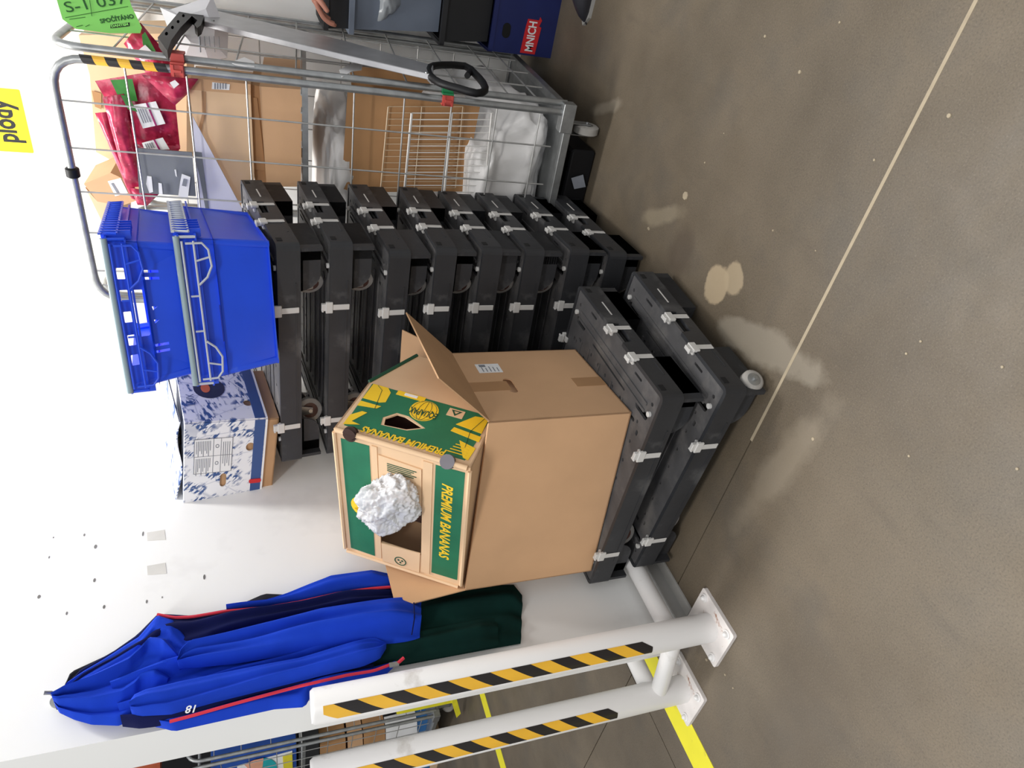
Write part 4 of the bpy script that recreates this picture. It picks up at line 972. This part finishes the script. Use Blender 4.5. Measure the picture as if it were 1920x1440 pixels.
# tow bar with black handle leaning on the cage side
t = wth('tow_bar', 'flat aluminium bar with black hook head and black loop handle, leaning on the cage side', 'tool')
q0 = [(383, 20), (640, 80), (812, 128), (812, 146), (636, 106), (383, 45)]
P0 = [onside(x, y, .075) for x, y in q0]; N = len(P0)
mb = MB().add([tuple(p+nx*.010) for p in P0]+[tuple(p-nx*.010) for p in P0], [tuple(range(N)), tuple(range(2*N-1, N-1, -1))]+[(i_, (i_+1) % N, (i_+1) % N+N, i_+N) for i_ in range(N)]); mb.build('bar', aluminium, t, bevel=.002)
for x, y in ((399, 38), (800, 136)): MB().cyl(onside(x, y, .087), nx, .006, .004, 10).build('rivet', steel, t, smooth=True)
org = onside(350, 50, .075); ey = (onside(350, 60, .075)-org); ex = (onside(360, 50, .075)-org); ex /= 10; ey /= 10
def onhd(u, v, d): return tuple(org+ex*(u-350)+ey*(v-50)+nx*d)
hd = [(383, 13), (384, 40), (377, 56), (370, 61), (365, 54), (371, 46), (361, 37), (340, 60), (325, 82), (320, 99), (302, 77), (349, 10), (360, 7)]
hl = [ell(x, y, 2.7, 3.2, 10) for x, y in ((360.5, 25), (344.5, 37), (335, 49), (325.5, 60), (316, 71))]
MB().plate(hd, hl, -.014, .014, onhd).build('hook_head', blk_gloss, t, bevel=.002)
lp = [(806, 142), (826, 156), (860, 166), (893, 175), (909, 170), (906, 156), (890, 138), (872, 124), (828, 122), (806, 127)]
pts = []
for i in range(len(lp)):
    for f in (0, .5):
        a, b1, c, d = [Vector(lp[(i+k) % len(lp)]) for k in (-1, 0, 1, 2)]
        p = .5*((2*b1)+(-a+c)*f+(2*a-5*b1+4*c-d)*f*f+(-a+3*b1-3*c+d)*f**3); pts.append(onside(p.x, p.y, .075))
MB().tube(pts, .013, 10, closed=True).build('loop_handle', blk_gloss, t, smooth=True)
MB().tube([onside(876, 142, .075), onside(884, 132, .075)], .011, 8).build('handle_web', blk_gloss, t, smooth=True)
# black tub, enlarged and blackened to stand in for the shade under the cage
t = wth('tub_and_shade', 'low black tub and painted shade under the roll cage, with grey paper, behind the dollies', 'tub')
MB().box(-1.45, -.79, 2.47, 3.1, .0, .11).build('tub', blk_gloss, t, bevel=.01)
MB().add([(-.93, 2.455, .02), (-.88, 2.455, .045), (-.90, 2.462, .09), (-.945, 2.462, .065)], [(0, 1, 2, 3)]).build('grey_paper', ink_g, t)


# ---------------------------------------------------------------- yellow sign on the back wall
q = [ony(x, y, WA) for x, y in ((-14, 168), (38, 168), (62, 287), (-14, 284))]
t = wth('wall_sign', 'yellow paper sign with black lettering on the white wall above the roll cage', 'sign')
x0, x1 = q[2].x, q[1].x; zb_ = (q[1].z+q[2].z)/2
MB().plate(rrect(x0, x1, zb_, zb_+.20, .006), [], 0, .0015, lambda u, v, d: (u, WA-d, v)).build('paper', sign_y, t)
pa, pb = ony(33, 268, WA), ony(17, 188, WA)
text('lettering', 'plody', ink, t, (pa.x, WA-.0016, (pa.z+pb.z)/2-.002), (1, 0, 0), (0, 0, 1), .115, .0006, width=pb.x-pa.x, bold=.0035)

# ---------------------------------------------------------------- bins and crate right of the roll cage
xr, xl, yf = .25, -.66, 3.12
def tub(name, lab, cat, x0, x1, y0, y1, z0, z1, m, rim=.015, taper=.02):
    t = thing(name, lab, cat, ((x0+x1)/2, (y0+y1)/2, z0)); hx, hy, h = (x1-x0)/2, (y1-y0)/2, z1-z0
    b = MB(); vs = []
    for z, k in ((0, taper), (h, 0), (h, .008), (.01, taper+.008)): vs += [(-hx+k, -hy+k, z), (hx-k, -hy+k, z), (hx-k, hy-k, z), (-hx+k, hy-k, z)]
    fs = [(3, 2, 1, 0), (12, 13, 14, 15)]
    for a in (0, 4, 8):
        for i in range(4): j = (i+1) % 4; fs.append((a+i, a+j, a+4+j, a+4+i))
    b.add(vs, fs); b.build('shell', m, t)
    b = MB(); b.plate(rrect(-hx-rim, hx+rim, -hy-rim, hy+rim, .012), [rect(-hx+.004, hx-.004, -hy+.004, hy-.004)], h-.02, h, lambda u, v, d: (u, v, d)); b.build('rim', m, t)
    return t
t = tub('navy_crate', 'navy blue beverage crate with a red name ribbon, on the floor by the wall', 'crate', -.60, -.22, 3.13, 3.43, 0, .30, navy_pl, .004, .002)
cx_, cy_ = -.48, 3.28
b = MB(); b.plate([(-.118, .095), (.045, .085), (.05, .098), (.085, .088), (.105, .10), (.085, .105), (.085, .165), (.04, .17), (-.118, .178)], [], .001, .002, lambda u, v, d: (u*.68-.100, -.15-d, v*.85)); b.build('red_ribbon', logo_red, t)
text('lettering', 'MNICH', paper, t, (-.172, -.1525, .096), (1, 0, 0), (0, 0, 1), .052, .0006, width=.12, bold=.0012)
b = MB(); b.plate(slot(-.10, .23, .03, .018), [], 0, .002, lambda u, v, d: (u, -.15-d, v)); b.build('grip_hole', void, t)
tub('black_crate', 'black plastic crate standing on the navy beverage crate', 'crate', -.59, -.20, 3.14, 3.43, .30, .52, black_bin)
tub('grey_bin', 'blue grey plastic bin on the black crate, wrapped in clear film', 'bin', -.59, -.18, 3.14, 3.46, .52, .90, grey_bin, .018, .03)
o = blob_mesh('clear_film', plast_clear, (0, 0, 0), (.19, .16, .08), .25, 2.2, 4.4, sub=4); o.location = (-.40, 3.27, .76); tag(o, 'crumpled clear film over the blue grey bin', 'film')
tub('black_tray', 'black tray on top of the blue grey bin', 'tray', -.60, -.18, 3.14, 3.46, .90, 1.0, black_bin, .008, .01)

# ---------------------------------------------------------------- person at the edge of the picture
def skin(name, m, verts, edges, parent, root=0, sub=2):
    me = bpy.data.meshes.new(name); me.from_pydata([v[:3] for v in verts], edges, []); me.materials.append(m)
    o = bpy.data.objects.new(name, me); COL.objects.link(o); o.parent = parent
    md = o.modifiers.new('skin', 'SKIN'); md.use_smooth_shade = True; md.branch_smoothing = .6
    if not me.skin_vertices: me.attributes and None
    bpy.context.view_layer.objects.active = o
    bm = bmesh.new(); bm.from_mesh(me); lay = bm.verts.layers.skin.verify()
    for i, v in enumerate(bm.verts): v[lay].radius = (verts[i][3], verts[i][4] if len(verts[i]) > 4 else verts[i][3]); v[lay].use_root = (i == root)
    bm.to_mesh(me); bm.free()
    s_ = o.modifiers.new('sub', 'SUBSURF'); s_.levels = sub; s_.render_levels = sub; return o
hp = Vector((-.565, 2.98, 1.03))
t = thing('person', 'person at the picture edge in dark clothes, one hand and one shoe showing', 'person', (-.14, 2.94, 0))
b0 = Vector((-.14, 2.94, 0)); H_ = hp-b0
V_ = [(0, 0, .93, .15, .11), (0, 0, 1.10, .14, .10), (0, 0, 1.28, .16, .11), (0, 0, 1.42, .12, .08), (0, 0, 1.50, .055), (-.01, 0, 1.505, .05), (-.01, 0, 1.51, .05),
      (0, -.19, 1.40, .06), (-.16, -.17, 1.22, .046), (H_.x+.16, H_.y-.03, H_.z+.05, .036), (0, .19, 1.40, .06), (.04, .24, 1.12, .045), (.02, .24, .86, .035),
      (0, -.10, .88, .09), (-.03, -.11, .48, .062), (-.02, -.10, .09, .042), (0, .10, .88, .09), (.0, .12, .48, .062), (.04, .12, .09, .042)]
E_2 = [(0, 1), (1, 2), (2, 3), (3, 4), (4, 5), (5, 6), (3, 7), (7, 8), (8, 9), (3, 10), (10, 11), (11, 12), (0, 13), (13, 14), (14, 15), (0, 16), (16, 17), (17, 18)]
skin('body', cloth_k, V_, E_2, t)
b = MB()
w = Vector((H_.x+.15, H_.y-.025, H_.z+.045))
hv = [(w.x+.03, w.y, w.z+.01, .028), (w.x-.02, w.y, w.z-.01, .026, .018), (w.x-.075, w.y+.005, w.z-.035, .036, .014)]; he = [(0, 1), (1, 2)]
skin('hand', skin_m, hv, he, t, sub=2)
for k, (dy_, ln, dz) in enumerate(((-.030, .070, 0), (-.010, .080, .003), (.012, .075, .002), (.032, .060, -.002))):
    bx = Vector((w.x-.080, w.y+dy_+.005, w.z-.036)); fv = [(bx.x+.03, bx.y, bx.z+.012, .010), (bx.x, bx.y, bx.z, .0098), (bx.x-ln*.42, bx.y, bx.z-ln*.30+dz, .0088), (bx.x-ln*.62, bx.y, bx.z-ln*.62+dz, .008), (bx.x-ln*.66, bx.y, bx.z-ln*.88, .0068)]
    skin('finger', skin_m, fv, [(0, 1), (1, 2), (2, 3), (3, 4)], t)
tv = [(w.x-.03, w.y-.02, w.z-.018, .013), (w.x-.055, w.y-.045, w.z-.045, .011), (w.x-.085, w.y-.052, w.z-.070, .0085)]
skin('thumb', skin_m, tv, [(0, 1), (1, 2)], t)
bm = bmesh.new(); bmesh.ops.create_icosphere(bm, subdivisions=4, radius=1)
for v in bm.verts:
    x, y, z = v.co; f = max(0, -x)                       # the face looks towards -x
    jaw = 1-.30*max(0, -z)**1.2
    X_, Y_, Z_ = x*.098*(1-.10*max(0, -z)), y*.076*jaw, z*.118
    X_ -= .030*math.exp(-((y/.16)**2+((z+.12)/.20)**2))*f                     # nose
    X_ += .010*math.exp(-(((abs(y)-.38)/.17)**2+((z-.08)/.13)**2))*f          # eye sockets
    X_ -= .006*math.exp(-((y/.32)**2+((z+.52)/.10)**2))*f                     # lips
    X_ -= .008*math.exp(-((y/.30)**2+((z+.85)/.16)**2))*f                     # chin
    v.co = (X_-.035, Y_, Z_+1.625)
me = bpy.data.meshes.new('head'); bm.to_mesh(me); bm.free(); me.materials.append(skin_m)
for p in me.polygons: p.use_smooth = True
o = bpy.data.objects.new('head', me); COL.objects.link(o); o.parent = t
MB().tube([(-.01, 0, 1.44), (-.018, 0, 1.50), (-.025, 0, 1.57)], [.062, .054, .056], 18).build('neck', skin_m, t, smooth=True)
eye_w, eye_d = mat('eye_white', (232, 230, 226), .3), mat('dark_iris', (52, 40, 34), .3)
for sy in (-1, 1):
    b = MB(); b.tube([(-.121, sy*.029, 1.634), (-.112, sy*.029, 1.634)], [.009, .012], 12); e = b.build('eye', eye_w, t, smooth=True)
    MB().tube([(-.1225, sy*.029, 1.634), (-.120, sy*.029, 1.634)], [.0045, .0055], 10).build('iris', eye_d, e)
    MB().tube([(-.030, sy*.074, 1.648), (-.022, sy*.082, 1.652), (-.018, sy*.083, 1.625), (-.026, sy*.077, 1.598)], [.006, .008, .008, .005], 8).build('ear', skin_m, t, smooth=True)
    MB().tube([(-.126, sy*.016, 1.652), (-.122, sy*.032, 1.657), (-.112, sy*.044, 1.650)], .0035, 6).build('eyebrow', eye_d, t)
MB().tube([(-.122, -.022, 1.562), (-.133, 0, 1.564), (-.122, .022, 1.562)], [.002, .0045, .002], 8).build('lips', mat('lip_skin', (168, 96, 88), .5), t, smooth=True)
bm = bmesh.new(); bmesh.ops.create_icosphere(bm, subdivisions=4, radius=1)
bmesh.ops.delete(bm, geom=[v for v in bm.verts if v.co.z < -.25+.75*max(0, -v.co.x+.1) or (v.co.x < -.55 and v.co.z < .62)], context='VERTS')
for v in bm.verts:
    x, y, z = v.co; k = 1.09+.04*noise.noise(v.co*6); v.co = (x*.099*k-.030, y*.078*k, z*.119*k+1.628)
me = bpy.data.meshes.new('hair'); bm.to_mesh(me); bm.free(); me.materials.append(mat('dark_brown_hair', (44, 34, 30), .8, var=.3, scale=60))
for p in me.polygons: p.use_smooth = True
o = bpy.data.objects.new('hair', me); COL.objects.link(o); o.parent = t; md = o.modifiers.new('solid', 'SOLIDIFY'); md.thickness = .008
skin('hand', skin_m, [(.02, .24, .90, .026), (.015, .24, .85, .030, .016), (.005, .24, .80, .036, .014)], [(0, 1), (1, 2)], t)
for k, (dx, ln) in enumerate(((-.030, .065), (-.010, .078), (.012, .072), (.032, .056))):
    skin('finger', skin_m, [(dx, .24, .82, .010), (dx, .24, .79, .0095), (dx-.003, .238, .79-ln*.5, .0088), (dx-.012, .235, .79-ln, .007)], [(0, 1), (1, 2), (2, 3)], t)
skin('thumb', skin_m, [(-.02, .235, .84, .012), (-.048, .228, .805, .010), (-.056, .222, .775, .008)], [(0, 1), (1, 2)], t)
for sy, xx in ((-.10, -.06), (.12, 0)):
    rows = []
    for i in range(13):
        f = i/12; x = xx+.10-f*.30; w_ = .034+.014*math.sin(PI*min(1, f*1.05)**1.2)-.02*max(0, f-.85)/.15; h_ = .085*(1-f)**.5+.045*math.sin(PI*min(1, f*.97+.03))
        rows.append([(x, sy+w_*math.cos(a), max(0, h_*.5+h_*.5*math.sin(a)) if math.sin(a) > -.5 else 0) for a in [2*PI*k/14 for k in range(15)]])
    MB().loft(rows).build('shoe', shoe_m, t, smooth=True)
    MB().plate([(xx+.10, sy-.034), (xx-.08, sy-.047), (xx-.17, sy-.04), (xx-.205, sy), (xx-.17, sy+.04), (xx-.08, sy+.047), (xx+.10, sy+.034)], [], 0, .012, lambda u, v, d: (u, v, d)).build('sole', mat('pale_sole', (150, 148, 144), .7), t)

# ---------------------------------------------------------------- far left: second roll cage, guards, goods
struct(MB().box(-9.1, -9.0, -3, 5, 0, 4).build('wall_far', mat('grey_far_wall', (120, 118, 116), .8)))
struct(MB().box(-9.1, WX-WT, 4.9, 5.0, 0, 4).build('wall_far_back', mat('dark_far_wall', (74, 72, 72), .8)))
c2 = make_cage('wire roll cage in the far left background beyond the bollards, with printed cartons', Vector((-5.02, 2.42, .2)), RZ(-.12))
Y2 = 2.47
def far(name, m, px, y, th_, par=None, lab=None, cat=None, group=None):
    P0 = [ony(a, c, y) for a, c in px]; N = len(P0)
    mb = MB().add([tuple(p) for p in P0]+[(p.x, p.y+th_, p.z) for p in P0], [tuple(range(N)), tuple(range(2*N-1, N-1, -1))]+[(i_, (i_+1) % N, (i_+1) % N+N, i_+N) for i_ in range(N)])
    if par: return mb.build(name, m, par)
    c = sum(P0, Vector())/N; o = mb.build(name, m, None, origin=tuple(c))
    if lab: tag(o, lab, cat, group)
    return o
t = wth('printed_carton', 'blue printed carton with teal circle in the far left roll cage', 'box')
far('body', mat('print_blue', (30, 80, 170), .5), [(395, 1425), (555, 1392), (556, 1480), (395, 1480)], 2.56, .3, t); far('white_panel', paper, [(445, 1436), (548, 1408), (548, 1480), (440, 1480)], 2.555, .003, t)
far('teal_disc', mat('print_teal', (30, 170, 176), .5), [(498+22*math.cos(a), 1440+18*math.sin(a)) for a in [2*PI*k/20 for k in range(20)]][::-1], 2.55, .003, t)
far('skin_tone_print', mat('print_peach', (232, 170, 140), .5), [(458, 1434), (476, 1426), (494, 1422), (492, 1440), (470, 1446)], 2.549, .003, t); far('yellow_panel', mat('print_yellow', (236, 220, 50), .5), [(530, 1418), (548, 1412), (550, 1480), (534, 1480)], 2.549, .003, t)
grp = 'cartons in the far roll cage'
for i, (q, m, lab) in enumerate((([(600, 1398), (648, 1386), (650, 1480), (600, 1480)], card_dark, 'small brown carton above the others in the far left cage'), ([(652, 1385), (680, 1378), (682, 1480), (654, 1480)], card, 'small tan carton with black arrow in the far left cage'), ([(682, 1378), (722, 1368), (724, 1480), (684, 1480)], card_dark, 'small brown carton beside the red clip of the far left cage'))):
    far('carton', m, q, 2.56, .3, None, lab, 'box', grp)
t = wth('paper_stack', 'white papers over a blue folder in the far left cage', 'paper')
far('papers', paper, [(724, 1368), (782, 1354), (784, 1480), (724, 1480)], 2.55, .1, t); far('folder', mat('folder_blue', (50, 110, 170), .5), [(782, 1354), (804, 1349), (806, 1480), (784, 1480)], 2.56, .1, t)
t = wth('white_carton', 'white carton with small drawing low in the far left cage', 'box'); far('body', card_pale, [(806, 1400), (860, 1390), (860, 1480), (806, 1480)], 2.56, .2, t)
b = far('black_netting', black_bin, [(560, 1392), (598, 1384), (600, 1480), (560, 1480)], 2.56, .2, None, 'dark netted goods between the printed carton and small cartons, far left', 'goods')
t = wth('wrapped_pallet', 'tall dark wrapped pallet with cartons behind the far left roll cage', 'pallet')
far('wrap', black_bin, [(300, 1400), (400, 1380), (560, 1340), (860, 1290), (860, 1395), (300, 1480)], 3.9, .3, t)
far('orange_carton', orange_m, [(240, 1415), (300, 1400), (300, 1480), (240, 1480)], 3.45, .3, t)
far('silver_parcel', mat('silver_wrap', (150, 152, 170), .3, .3), [(395, 1395), (430, 1382), (468, 1380), (455, 1410), (395, 1440)], 3.42, .3, t)
far('carton_corner', card_pale, [(468, 1380), (500, 1372), (482, 1396)], 3.40, .3, t)
t = wth('rack_guard', 'yellow plastic guard on the floor behind the bollards, far left', 'guard')
far('guard', yel_plast, [(742, 1322), (850, 1299), (853, 1317), (744, 1340)], 2.34, .03, t); far('guard_foot', yel_plast, [(848, 1300), (856, 1310), (864, 1338), (856, 1346), (848, 1320)], 2.32, .03, t)
